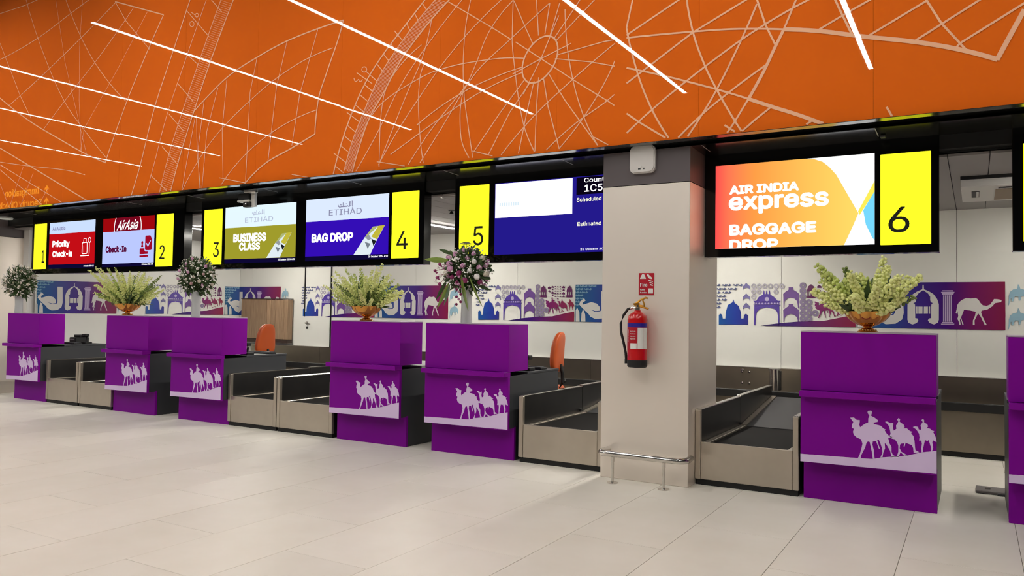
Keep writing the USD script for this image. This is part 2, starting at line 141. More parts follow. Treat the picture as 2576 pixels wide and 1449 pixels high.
# traced outlines, in metres on the surfaces they are printed on
LINES=[(0.01,[(-13.769,6.292),(-13.025,6.287),(-12.627,6.31)]),(0.01,[(-13.718,5.524),(-12.632,5.687),(-11.721,5.923),(-11.252,6.044)]),(0.01,[(-13.382,4.727),(-12.591,5.023),(-11.456,5.491),(-10.601,5.873)]),(0.01,[(-11.877,6.165),(-11.459,5.537),(-11.084,5.086),(-10.292,4.406)]),(0.01,[(-12.995,6.381),(-12.232,5.117),(-11.763,4.532),(-11.282,4.102),(-10.707,3.633)]),(0.006,[(-12.15,6.218),(-11.842,5.201),(-11.518,4.456),(-11.203,3.734)]),(0.006,[(-11.43,6.079),(-11.47,5.377),(-11.436,4.561),(-11.328,3.745)]),(0.016,[(-10.62,5.888),(-10.056,5.688),(-9.509,5.494)]),(0.016,[(-9.503,5.493),(-9.819,5.066),(-10.274,4.392),(-10.539,3.938),(-10.74,3.569)]),(0.01,[(-10.62,5.888),(-10.35,5.56),(-9.785,5.06)]),(0.01,[(-10.18,5.716),(-10.973,5.137),(-11.652,4.705),(-12.37,4.223)]),(0.006,[(-9.861,5.602),(-10.514,4.888),(-11.283,4.125),(-11.362,3.794)]),(0.01,[(-13.736,5.795),(-13.068,4.842),(-12.731,4.445)]),(0.016,[(-13.675,4.882),(-12.727,4.383),(-11.855,4.004),(-11.203,3.734),(-10.722,3.568)]),(0.016,[(-13.619,4.054),(-12.46,3.584),(-11.119,3.036)]),(0.01,[(-13.604,3.826),(-12.772,3.694),(-11.665,3.532),(-11.226,3.435)]),(0.01,[(-13.601,3.781),(-12.666,3.407),(-11.8,3.061)]),(0.01,[(-13.595,3.7),(-12.975,3.38),(-12.334,3.062)]),(0.006,[(-13.58,3.473),(-13.273,3.067)]),(0.006,[(-12.905,3.693),(-13.273,3.067)]),(0.006,[(-12.611,3.572),(-12.955,3.061)]),(0.006,[(-12.187,3.302),(-12.427,3.055)]),(0.016,[(-8.953,5.6),(-9.297,4.919),(-9.645,4.228),(-9.945,3.405),(-10.109,3.047)]),(0.01,[(-8.623,5.536),(-9.078,4.677),(-9.374,4.091),(-9.669,3.319),(-9.782,3.051)]),(0.016,[(-8.101,5.435),(-8.564,4.602),(-8.831,4.048),(-9.032,3.618),(-9.252,3.048)]),(0.01,[(-8.339,5.481),(-8.779,4.654),(-9.067,4.076),(-9.272,3.641),(-9.481,3.063)]),(0.004,[(-8.344,5.468),(-8.127,5.378)]),(0.004,[(-8.357,5.444),(-8.14,5.355)]),(0.004,[(-8.369,5.42),(-8.153,5.331)]),(0.004,[(-8.382,5.396),(-8.167,5.307)]),(0.004,[(-8.395,5.372),(-8.18,5.284)]),(0.004,[(-8.408,5.348),(-8.193,5.26)]),(0.004,[(-8.42,5.324),(-8.206,5.236)]),(0.004,[(-8.433,5.3),(-8.219,5.213)]),(0.004,[(-8.446,5.276),(-8.232,5.189)]),(0.004,[(-8.459,5.251),(-8.246,5.165)]),(0.004,[(-8.472,5.227),(-8.259,5.141)]),(0.004,[(-8.485,5.203),(-8.272,5.117)]),(0.004,[(-8.498,5.179),(-8.285,5.093)]),(0.004,[(-8.51,5.155),(-8.299,5.07)]),(0.004,[(-8.523,5.13),(-8.312,5.046)]),(0.004,[(-8.536,5.106),(-8.325,5.022)]),(0.004,[(-8.549,5.082),(-8.339,4.998)]),(0.004,[(-8.562,5.057),(-8.352,4.974)]),(0.004,[(-8.575,5.033),(-8.365,4.95)]),(0.004,[(-8.588,5.009),(-8.379,4.925)]),(0.004,[(-8.601,4.984),(-8.392,4.901)]),(0.004,[(-8.614,4.96),(-8.405,4.877)]),(0.004,[(-8.627,4.935),(-8.419,4.853)]),(0.004,[(-8.64,4.911),(-8.432,4.829)]),(0.004,[(-8.653,4.886),(-8.446,4.805)]),(0.004,[(-8.666,4.862),(-8.459,4.78)]),(0.004,[(-8.679,4.837),(-8.473,4.756)]),(0.004,[(-8.693,4.812),(-8.486,4.732)]),(0.004,[(-8.706,4.788),(-8.5,4.707)]),(0.004,[(-8.719,4.763),(-8.513,4.683)]),(0.004,[(-8.732,4.738),(-8.527,4.659)]),(0.004,[(-8.745,4.714),(-8.54,4.634)]),(0.004,[(-8.758,4.689),(-8.554,4.61)]),(0.004,[(-8.772,4.664),(-8.568,4.585)]),(0.004,[(-8.784,4.639),(-8.581,4.561)]),(0.004,[(-8.797,4.614),(-8.594,4.536)]),(0.004,[(-8.809,4.589),(-8.606,4.511)]),(0.004,[(-8.822,4.564),(-8.618,4.486)]),(0.004,[(-8.834,4.539),(-8.63,4.461)]),(0.004,[(-8.847,4.514),(-8.642,4.437)]),(0.004,[(-8.859,4.489),(-8.654,4.412)]),(0.004,[(-8.872,4.464),(-8.666,4.387)]),(0.004,[(-8.884,4.439),(-8.678,4.362)]),(0.004,[(-8.897,4.413),(-8.69,4.337)]),(0.004,[(-8.909,4.388),(-8.702,4.312)]),(0.004,[(-8.922,4.363),(-8.714,4.287)]),(0.004,[(-8.935,4.338),(-8.726,4.261)]),(0.004,[(-8.947,4.312),(-8.738,4.236)]),(0.004,[(-8.96,4.287),(-8.751,4.211)]),(0.004,[(-8.972,4.262),(-8.763,4.186)]),(0.004,[(-8.985,4.236),(-8.775,4.161)]),(0.004,[(-8.998,4.211),(-8.787,4.136)]),(0.004,[(-9.01,4.185),(-8.799,4.11)]),(0.004,[(-9.023,4.16),(-8.811,4.085)]),(0.004,[(-9.036,4.134),(-8.824,4.06)]),(0.004,[(-9.048,4.109),(-8.836,4.035)]),(0.004,[(-9.061,4.083),(-8.848,4.009)]),(0.004,[(-9.074,4.058),(-8.86,3.984)]),(0.004,[(-9.086,4.032),(-8.872,3.958)]),(0.004,[(-9.098,4.006),(-8.884,3.933)]),(0.004,[(-9.11,3.981),(-8.896,3.907)]),(0.004,[(-9.122,3.955),(-8.908,3.882)]),(0.004,[(-9.134,3.929),(-8.92,3.856)]),(0.004,[(-9.146,3.903),(-8.932,3.831)]),(0.004,[(-9.159,3.877),(-8.944,3.805)]),(0.004,[(-9.171,3.852),(-8.955,3.78)]),(0.004,[(-9.183,3.826),(-8.967,3.754)]),(0.004,[(-9.195,3.8),(-8.979,3.728)]),(0.004,[(-9.208,3.774),(-8.991,3.703)]),(0.004,[(-9.22,3.748),(-9.003,3.677)]),(0.004,[(-9.232,3.722),(-9.015,3.651)]),(0.004,[(-9.244,3.696),(-9.028,3.625)]),(0.004,[(-9.257,3.67),(-9.04,3.6)]),(0.004,[(-9.269,3.644),(-9.052,3.574)]),(0.004,[(-9.279,3.617),(-9.062,3.548)]),(0.004,[(-9.289,3.591),(-9.072,3.522)]),(0.004,[(-9.298,3.565),(-9.082,3.496)]),(0.004,[(-9.308,3.538),(-9.092,3.469)]),(0.004,[(-9.317,3.512),(-9.103,3.443)]),(0.004,[(-9.327,3.485),(-9.113,3.417)]),(0.004,[(-9.337,3.459),(-9.123,3.391)]),(0.004,[(-9.346,3.432),(-9.133,3.365)]),(0.004,[(-9.356,3.406),(-9.143,3.339)]),(0.004,[(-9.365,3.379),(-9.153,3.312)]),(0.004,[(-9.375,3.353),(-9.163,3.286)]),(0.004,[(-9.384,3.326),(-9.174,3.26)]),(0.004,[(-9.394,3.3),(-9.184,3.234)]),(0.004,[(-9.404,3.273),(-9.194,3.207)]),(0.004,[(-9.413,3.246),(-9.204,3.181)]),(0.004,[(-9.423,3.22),(-9.214,3.154)]),(0.004,[(-9.433,3.193),(-9.225,3.128)]),(0.004,[(-9.442,3.166),(-9.235,3.102)]),(0.004,[(-9.452,3.139),(-9.245,3.075)]),(0.004,[(-9.462,3.113),(-9.255,3.049)]),(0.004,[(-9.471,3.086),(-9.265,3.022)]),(0.01,[(-8.525,5.507),(-8.309,5.304)]),(0.01,[(-9.016,5.456),(-8.551,5.029)]),(0.01,[(-8.991,4.871),(-8.75,4.69)]),(0.01,[(-9.166,4.503),(-8.838,4.222)]),(0.01,[(-9.325,4.106),(-9.01,3.842)]),(0.01,[(-9.453,3.68),(-9.134,3.422)]),(0.01,[(-9.686,3.31),(-9.328,3.074)]),(0.016,[(-8.817,4.083),(-8.534,4.255),(-8.13,4.469),(-7.684,4.608),(-7.126,4.738),(-6.622,4.801),(-6.226,4.83)]),(0.016,[(-6.226,4.83),(-6.291,4.644),(-6.46,4.275),(-6.596,3.931),(-6.633,3.557)]),(0.016,[(-6.633,3.557),(-7.031,3.419),(-7.42,3.295),(-7.807,3.058)]),(0.01,[(-6.383,4.534),(-6.761,4.475),(-7.269,4.317),(-7.803,4.063),(-8.25,3.801),(-8.566,3.554),(-9.007,3.052)]),(0.01,[(-6.617,3.839),(-6.991,3.767),(-7.431,3.618),(-7.807,3.425),(-8.25,3.071)]),(0.01,[(-6.622,4.801),(-6.898,4.043),(-7.006,3.454)]),(0.01,[(-7.126,4.738),(-7.291,4.188),(-7.406,3.294)]),(0.01,[(-7.643,4.611),(-7.752,4.192),(-7.794,3.077)]),(0.01,[(-8.187,4.427),(-8.25,3.801),(-8.207,3.087)]),(0.01,[(-8.353,4.335),(-8.546,3.793),(-8.612,3.06)]),(0.01,[(-8.617,4.194),(-8.705,3.608),(-8.667,3.064)]),(0.01,[(-8.762,4.03),(-8.722,3.508),(-8.643,3.062)]),(0.01,[(-8.791,3.982),(-8.956,3.325),(-9.013,3.053)]),(0.01,[(-8.283,3.168),(-7.794,3.067)]),(0.01,[(-6.995,3.111),(-6.716,3.053)]),(0.01,[(-8.86,5.252),(-8.865,5.235),(-8.881,5.225),(-8.903,5.224),(-8.925,5.233),(-8.942,5.249),(-8.948,5.267),(-8.943,5.284),(-8.927,5.294),(-8.906,5.295),(-8.883,5.286),(-8.867,5.27),(-8.86,5.252)]),(0.01,[(-8.778,5.354),(-8.781,5.342),(-8.792,5.335),(-8.808,5.335),(-8.824,5.341),(-8.835,5.352),(-8.84,5.365),(-8.836,5.377),(-8.825,5.384),(-8.81,5.385),(-8.794,5.378),(-8.782,5.367),(-8.778,5.354)]),(0.01,[(-8.84,5.365),(-8.92,5.417)]),(0.01,[(-5.861,4.205),(-5.865,4.191),(-5.878,4.182),(-5.897,4.18),(-5.915,4.187),(-5.928,4.2),(-5.934,4.215),(-5.929,4.23),(-5.916,4.239),(-5.898,4.24),(-5.88,4.233),(-5.866,4.22),(-5.861,4.205)]),(0.01,[(-6.048,4.135),(-6.017,4.09),(-5.979,4.108),(-5.96,4.079),(-5.915,4.099)]),(0.01,[(-6.009,4.191),(-5.778,4.033)]),(0.016,[(-5.059,4.846),(-5.335,4.602),(-5.609,4.357),(-5.869,4.066),(-6.065,3.741),(-6.218,3.404),(-6.331,3.059)]),(0.01,[(-4.896,4.84),(-5.066,4.706),(-5.249,4.553),(-5.457,4.35),(-5.669,4.108),(-5.861,3.786),(-6.034,3.456),(-6.174,3.065)]),(0.016,[(-4.739,4.785),(-4.972,4.613),(-5.204,4.411),(-5.39,4.221),(-5.598,3.926),(-5.812,3.642),(-5.94,3.36),(-6.042,3.068)]),(0.01,[(-5.098,4.812),(-5.04,4.726)]),(0.01,[(-5.201,4.72),(-5.151,4.635)]),(0.01,[(-5.306,4.628),(-5.26,4.543)]),(0.01,[(-5.473,4.575),(-5.357,4.448)]),(0.01,[(-5.518,4.439),(-5.456,4.352)]),(0.01,[(-5.623,4.342),(-5.543,4.252)]),(0.01,[(-5.712,4.242),(-5.63,4.152)]),(0.01,[(-5.866,4.181),(-5.704,4.049)]),(0.01,[(-5.886,4.037),(-5.767,3.943)]),(0.01,[(-5.951,3.93),(-5.831,3.837)]),(0.01,[(-6.016,3.823),(-5.891,3.729)]),(0.01,[(-6.143,3.754),(-5.948,3.62)]),(0.01,[(-6.128,3.604),(-6.005,3.511)]),(0.01,[(-6.178,3.492),(-6.054,3.401)]),(0.01,[(-6.226,3.38),(-6.094,3.288)]),(0.01,[(-6.331,3.305),(-6.134,3.176)]),(0.01,[(-6.3,3.153),(-6.173,3.063)]),(0.0045,[(-4.921,4.82),(-4.787,4.761)]),(0.0045,[(-4.934,4.81),(-4.8,4.751)]),(0.0045,[(-4.946,4.8),(-4.813,4.741)]),(0.0045,[(-4.959,4.79),(-4.826,4.732)]),(0.0045,[(-4.971,4.78),(-4.839,4.722)]),(0.0045,[(-4.984,4.77),(-4.853,4.712)]),(0.0045,[(-4.997,4.76),(-4.866,4.703)]),(0.0045,[(-5.009,4.75),(-4.879,4.693)]),(0.0045,[(-5.022,4.74),(-4.892,4.683)]),(0.0045,[(-5.035,4.73),(-4.906,4.673)]),(0.0045,[(-5.047,4.72),(-4.919,4.663)]),(0.0045,[(-5.06,4.71),(-4.932,4.654)]),(0.0045,[(-5.072,4.7),(-4.946,4.644)]),(0.0045,[(-5.085,4.69),(-4.959,4.634)]),(0.0045,[(-5.097,4.68),(-4.973,4.624)]),(0.0045,[(-5.109,4.67),(-4.986,4.614)]),(0.0045,[(-5.121,4.66),(-4.998,4.604)]),(0.0045,[(-5.134,4.649),(-5.009,4.594)]),(0.0045,[(-5.146,4.639),(-5.021,4.583)]),(0.0045,[(-5.158,4.629),(-5.033,4.573)]),(0.0045,[(-5.171,4.619),(-5.045,4.563)]),(0.0045,[(-5.183,4.609),(-5.056,4.553)]),(0.0045,[(-5.195,4.598),(-5.068,4.542)]),(0.0045,[(-5.208,4.588),(-5.08,4.532)]),(0.0045,[(-5.22,4.578),(-5.092,4.522)]),(0.0045,[(-5.233,4.567),(-5.104,4.511)]),(0.0045,[(-5.245,4.557),(-5.116,4.501)]),(0.0045,[(-5.257,4.547),(-5.128,4.491)]),(0.0045,[(-5.267,4.536),(-5.139,4.48)]),(0.0045,[(-5.278,4.525),(-5.151,4.47)]),(0.0045,[(-5.289,4.515),(-5.163,4.46)]),(0.0045,[(-5.3,4.504),(-5.175,4.449)]),(0.0045,[(-5.311,4.493),(-5.187,4.439)]),(0.0045,[(-5.322,4.483),(-5.199,4.428)]),(0.0045,[(-5.333,4.472),(-5.211,4.418)]),(0.0045,[(-5.344,4.461),(-5.223,4.407)]),(0.0045,[(-5.355,4.45),(-5.233,4.396)]),(0.0045,[(-5.366,4.44),(-5.243,4.386)]),(0.0045,[(-5.377,4.429),(-5.254,4.375)]),(0.0045,[(-5.388,4.418),(-5.264,4.364)]),(0.0045,[(-5.399,4.407),(-5.275,4.353)]),(0.0045,[(-5.41,4.397),(-5.286,4.343)]),(0.0045,[(-5.421,4.386),(-5.296,4.332)]),(0.0045,[(-5.432,4.375),(-5.307,4.321)]),(0.0045,[(-5.443,4.364),(-5.317,4.31)]),(0.0045,[(-5.454,4.353),(-5.328,4.299)]),(0.0045,[(-5.464,4.342),(-5.338,4.288)]),(0.0045,[(-5.474,4.331),(-5.349,4.277)]),(0.0045,[(-5.484,4.32),(-5.36,4.266)]),(0.0045,[(-5.493,4.309),(-5.37,4.256)]),(0.0045,[(-5.503,4.298),(-5.381,4.245)]),(0.0045,[(-5.513,4.286),(-5.392,4.234)]),(0.0045,[(-5.523,4.275),(-5.402,4.223)]),(0.0045,[(-5.532,4.264),(-5.41,4.211)]),(0.0045,[(-5.542,4.253),(-5.418,4.2)]),(0.0045,[(-5.552,4.242),(-5.427,4.189)]),(0.0045,[(-5.562,4.231),(-5.435,4.177)]),(0.0045,[(-5.571,4.219),(-5.443,4.166)]),(0.0045,[(-5.581,4.208),(-5.451,4.154)]),(0.0045,[(-5.591,4.197),(-5.459,4.143)]),(0.0045,[(-5.601,4.186),(-5.467,4.132)]),(0.0045,[(-5.611,4.174),(-5.475,4.12)]),(0.0045,[(-5.621,4.163),(-5.483,4.109)]),(0.0045,[(-5.63,4.152),(-5.491,4.097)]),(0.0045,[(-5.64,4.14),(-5.499,4.086)]),(0.0045,[(-5.65,4.129),(-5.508,4.074)]),(0.0045,[(-5.66,4.118),(-5.516,4.063)]),(0.0045,[(-5.67,4.106),(-5.524,4.051)]),(0.0045,[(-5.677,4.095),(-5.532,4.04)]),(0.0045,[(-5.684,4.083),(-5.54,4.028)]),(0.0045,[(-5.691,4.071),(-5.548,4.017)]),(0.0045,[(-5.698,4.059),(-5.557,4.005)]),(0.0045,[(-5.705,4.047),(-5.565,3.994)]),(0.0045,[(-5.712,4.036),(-5.573,3.982)]),(0.0045,[(-5.719,4.024),(-5.581,3.97)]),(0.0045,[(-5.726,4.012),(-5.589,3.959)]),(0.0045,[(-5.733,4.0),(-5.598,3.947)]),(0.0045,[(-5.74,3.988),(-5.606,3.936)]),(0.0045,[(-5.747,3.976),(-5.614,3.924)]),(0.0045,[(-5.755,3.964),(-5.623,3.913)]),(0.0045,[(-5.762,3.953),(-5.632,3.901)]),(0.0045,[(-5.769,3.941),(-5.64,3.889)]),(0.0045,[(-5.776,3.929),(-5.649,3.878)]),(0.0045,[(-5.783,3.917),(-5.658,3.866)]),(0.0045,[(-5.79,3.905),(-5.667,3.855)]),(0.0045,[(-5.797,3.893),(-5.675,3.843)]),(0.0045,[(-5.804,3.881),(-5.684,3.831)]),(0.0045,[(-5.812,3.869),(-5.693,3.82)]),(0.0045,[(-5.819,3.857),(-5.702,3.808)]),(0.0045,[(-5.826,3.845),(-5.71,3.796)]),(0.0045,[(-5.833,3.833),(-5.719,3.785)]),(0.0045,[(-5.84,3.821),(-5.728,3.773)]),(0.0045,[(-5.847,3.809),(-5.737,3.761)]),(0.0045,[(-5.854,3.797),(-5.746,3.749)]),(0.0045,[(-5.862,3.785),(-5.755,3.738)]),(0.0045,[(-5.868,3.773),(-5.763,3.726)]),(0.0045,[(-5.874,3.761),(-5.772,3.714)]),(0.0045,[(-5.881,3.749),(-5.781,3.702)]),(0.0045,[(-5.887,3.737),(-5.79,3.691)]),(0.0045,[(-5.893,3.725),(-5.799,3.679)]),(0.0045,[(-5.9,3.713),(-5.808,3.667)]),(0.0045,[(-5.906,3.701),(-5.817,3.655)]),(0.0045,[(-5.912,3.688),(-5.826,3.644)]),(0.0045,[(-5.919,3.676),(-5.831,3.631)]),(0.0045,[(-5.925,3.664),(-5.837,3.619)]),(0.0045,[(-5.932,3.652),(-5.842,3.607)]),(0.0045,[(-5.938,3.64),(-5.848,3.595)]),(0.0045,[(-5.944,3.627),(-5.853,3.582)]),(0.0045,[(-5.951,3.615),(-5.859,3.57)]),(0.0045,[(-5.957,3.603),(-5.864,3.558)]),(0.0045,[(-5.964,3.591),(-5.87,3.546)]),(0.0045,[(-5.97,3.579),(-5.876,3.533)]),(0.0045,[(-5.976,3.566),(-5.881,3.521)]),(0.0045,[(-5.983,3.554),(-5.887,3.509)]),(0.0045,[(-5.989,3.542),(-5.892,3.497)]),(0.0045,[(-5.996,3.53),(-5.898,3.484)]),(0.0045,[(-6.002,3.517),(-5.903,3.472)]),(0.0045,[(-6.009,3.505),(-5.909,3.46)]),(0.0045,[(-6.015,3.493),(-5.915,3.447)]),(0.0045,[(-6.022,3.48),(-5.92,3.435)]),(0.0045,[(-6.028,3.468),(-5.926,3.423)]),(0.0045,[(-6.034,3.456),(-5.931,3.41)]),(0.0045,[(-6.039,3.443),(-5.937,3.398)]),(0.0045,[(-6.043,3.431),(-5.942,3.386)]),(0.0045,[(-6.048,3.418),(-5.948,3.373)]),(0.0045,[(-6.052,3.406),(-5.954,3.361)]),(0.0045,[(-6.057,3.393),(-5.958,3.348)]),(0.0045,[(-6.061,3.38),(-5.962,3.336)]),(0.0045,[(-6.066,3.368),(-5.967,3.323)]),(0.0045,[(-6.07,3.355),(-5.971,3.311)]),(0.0045,[(-6.075,3.343),(-5.976,3.298)]),(0.0045,[(-6.079,3.33),(-5.98,3.286)]),(0.0045,[(-6.083,3.318),(-5.984,3.273)]),(0.0045,[(-6.088,3.305),(-5.989,3.261)]),(0.0045,[(-6.092,3.292),(-5.993,3.248)]),(0.0045,[(-6.097,3.28),(-5.997,3.236)]),(0.0045,[(-6.101,3.267),(-6.002,3.223)]),(0.0045,[(-6.106,3.255),(-6.006,3.211)]),(0.0045,[(-6.11,3.242),(-6.011,3.198)]),(0.0045,[(-6.115,3.229),(-6.015,3.186)]),(0.0045,[(-6.119,3.217),(-6.019,3.173)]),(0.0045,[(-6.124,3.204),(-6.024,3.16)]),(0.0045,[(-6.128,3.192),(-6.028,3.148)]),(0.0045,[(-6.133,3.179),(-6.032,3.135)]),(0.0045,[(-6.137,3.166),(-6.037,3.123)]),(0.0045,[(-6.142,3.154),(-6.041,3.11)]),(0.0045,[(-6.146,3.141),(-6.046,3.098)]),(0.0045,[(-6.151,3.128),(-6.05,3.085)]),(0.0045,[(-6.155,3.116),(-6.054,3.072)]),(0.0045,[(-6.16,3.103),(-6.055,3.059)]),(0.016,[(-3.524,4.183),(-3.497,4.163),(-3.476,4.136),(-3.462,4.103),(-3.455,4.066),(-3.455,4.025),(-3.462,3.983),(-3.477,3.94),(-3.498,3.898),(-3.525,3.86),(-3.557,3.826),(-3.592,3.798),(-3.63,3.776),(-3.668,3.762),(-3.706,3.757),(-3.742,3.76),(-3.775,3.771),(-3.803,3.791),(-3.824,3.818),(-3.84,3.851),(-3.847,3.889),(-3.847,3.931),(-3.839,3.975),(-3.824,4.019),(-3.802,4.061),(-3.774,4.1),(-3.742,4.134),(-3.706,4.161),(-3.667,4.182),(-3.629,4.195),(-3.591,4.199),(-3.556,4.195),(-3.524,4.183)]),(0.01,[(-3.725,4.136),(-3.824,4.337),(-3.953,4.617)]),(0.01,[(-3.982,4.232),(-4.203,4.388),(-4.755,4.76)]),(0.01,[(-3.669,4.218),(-3.697,4.583)]),(0.01,[(-3.598,4.221),(-3.548,4.516)]),(0.01,[(-3.546,4.182),(-3.441,4.496)]),(0.01,[(-3.503,4.153),(-3.219,4.491)]),(0.01,[(-3.478,4.133),(-3.067,4.461)]),(0.01,[(-3.459,3.995),(-2.975,4.043),(-2.86,4.043)]),(0.01,[(-3.484,3.961),(-3.115,3.875),(-2.86,3.795)]),(0.01,[(-3.291,3.731),(-2.937,3.486),(-2.86,3.429)]),(0.01,[(-3.558,3.836),(-3.37,3.541),(-3.026,3.077)]),(0.01,[(-3.608,3.798),(-3.553,3.504),(-3.426,3.083)]),(0.01,[(-3.66,3.805),(-3.681,3.504),(-3.691,3.081)]),(0.01,[(-3.711,3.775),(-3.792,3.457),(-3.877,3.075)]),(0.01,[(-3.762,3.759),(-3.987,3.495),(-4.234,3.087)]),(0.01,[(-3.824,3.798),(-4.096,3.508),(-4.407,3.139)]),(0.01,[(-3.852,3.879),(-4.247,3.778),(-4.818,3.544),(-5.262,3.327),(-5.494,3.214)]),(0.01,[(-3.849,3.932),(-4.341,3.839),(-4.626,3.748),(-5.141,3.498)]),(0.01,[(-3.819,4.016),(-4.16,4.065),(-4.536,4.075),(-4.909,4.049),(-5.236,3.962),(-5.66,3.779),(-5.769,3.68)]),(0.01,[(-4.472,4.733),(-4.542,4.366),(-4.555,4.061),(-4.539,3.769),(-4.485,3.442),(-4.417,3.082)]),(0.01,[(-3.962,4.626),(-3.968,4.238),(-3.932,3.922),(-3.826,3.369),(-3.696,3.074)]),(0.01,[(-3.382,4.425),(-3.361,4.121),(-3.291,3.738),(-3.173,3.369),(-3.023,3.074)]),(0.01,[(-4.578,4.753),(-4.977,4.39),(-5.404,3.917),(-5.654,3.521),(-5.989,3.071)]),(0.01,[(-4.094,4.66),(-4.56,4.337),(-4.869,4.059),(-5.127,3.78),(-5.393,3.475),(-5.665,3.11)]),(0.01,[(-3.962,4.626),(-4.257,4.334),(-4.402,4.038),(-4.512,3.846),(-4.645,3.718),(-4.936,3.443),(-5.246,3.083)]),(0.01,[(-3.551,4.517),(-4.0,4.228),(-4.363,3.985),(-4.549,3.787)]),(0.01,[(-4.972,4.605),(-5.057,4.286),(-5.296,3.835),(-5.644,3.143)]),(0.01,[(-5.063,4.138),(-5.112,4.011),(-5.127,3.78),(-5.097,3.377),(-5.046,3.078)]),(0.01,[(-5.099,4.36),(-5.618,3.825),(-5.652,3.469),(-5.654,3.092)]),(0.01,[(-4.549,3.787),(-4.583,3.533),(-4.569,3.323),(-4.463,3.086)]),(0.01,[(-4.549,3.787),(-4.816,3.43),(-5.091,3.087)]),(0.01,[(-2.86,4.009),(-3.291,3.731),(-3.705,3.431),(-4.079,3.078)]),(0.01,[(-2.86,3.531),(-2.937,3.479),(-3.236,3.318),(-3.567,3.081)]),(0.01,[(-2.86,3.845),(-2.924,3.716),(-3.172,3.355),(-3.43,3.079)]),(0.01,[(-3.958,3.879),(-3.637,3.985),(-3.312,4.083)]),(0.01,[(-3.831,3.661),(-3.637,3.985),(-3.448,4.377)]),(0.01,[(-3.637,3.985),(-3.928,4.197)]),(0.01,[(-3.637,3.985),(-3.291,3.731)]),(0.01,[(-4.422,3.152),(-4.179,3.079)]),(0.01,[(-5.688,3.15),(-5.298,3.071)]),(0.01,[(-3.059,3.153),(-2.917,3.069)]),(0.034,[(-1.359,3.879),(-1.087,3.819),(-0.766,3.721),(-0.397,3.617),(-0.12,3.519),(0.148,3.396)]),(0.034,[(0.143,3.393),(0.314,3.734)]),(0.016,[(-2.746,4.04),(-2.123,3.991),(-1.838,3.962),(-1.565,3.92),(-1.359,3.879)]),(0.016,[(-1.256,4.111),(-1.353,3.878)]),(0.026,[(-1.353,3.878),(-1.426,3.735),(-1.501,3.577),(-1.639,3.335)]),(0.016,[(-1.639,3.335),(-1.755,3.151),(-1.817,3.066)]),(0.03,[(-1.639,3.335),(-1.449,3.246),(-1.253,3.159),(-1.048,3.057)]),(0.016,[(-2.743,3.761),(-2.388,3.639),(-2.161,3.552),(-1.902,3.449),(-1.639,3.335)]),(0.016,[(-2.689,4.388),(-2.747,4.134)]),(0.016,[(-2.244,4.302),(-2.746,4.065)]),(0.016,[(-1.656,4.188),(-2.123,3.984),(-2.741,3.618)]),(0.016,[(-1.153,4.091),(-1.553,3.925),(-2.011,3.666),(-2.494,3.346),(-2.736,3.159)]),(0.016,[(-0.694,4.002),(-0.845,3.938),(-1.087,3.825)]),(0.016,[(-0.308,3.916),(-0.71,3.717)]),(0.016,[(0.044,3.859),(-0.397,3.617)]),(0.016,[(0.315,3.781),(-0.09,3.554),(-0.12,3.519)]),(0.016,[(-0.313,3.929),(-0.211,3.727),(-0.041,3.486)]),(0.016,[(-0.959,4.054),(-0.902,3.911),(-0.833,3.748)]),(0.016,[(-1.573,4.172),(-1.502,3.943),(-1.414,3.746)]),(0.016,[(-1.573,4.133),(-1.668,3.919),(-1.902,3.462),(-2.035,3.25),(-2.164,3.068)]),(0.016,[(-2.181,4.29),(-2.123,3.991),(-2.011,3.666),(-1.902,3.436),(-1.696,3.066)]),(0.016,[(-2.747,4.134),(-2.637,3.703),(-2.494,3.346),(-2.337,3.075)]),(0.016,[(-1.494,3.603),(-1.874,3.365),(-2.035,3.25),(-2.248,3.067)]),(0.016,[(-2.738,3.34),(-2.618,3.248),(-2.366,3.078)]),(0.016,[(-1.449,3.246),(-1.575,3.157),(-1.692,3.066)]),(0.016,[(-1.84,3.134),(-1.752,3.069)]),(0.016,[(-0.584,3.138),(-0.545,3.058)]),(0.016,[(-1.175,3.067),(-1.131,3.092)])]
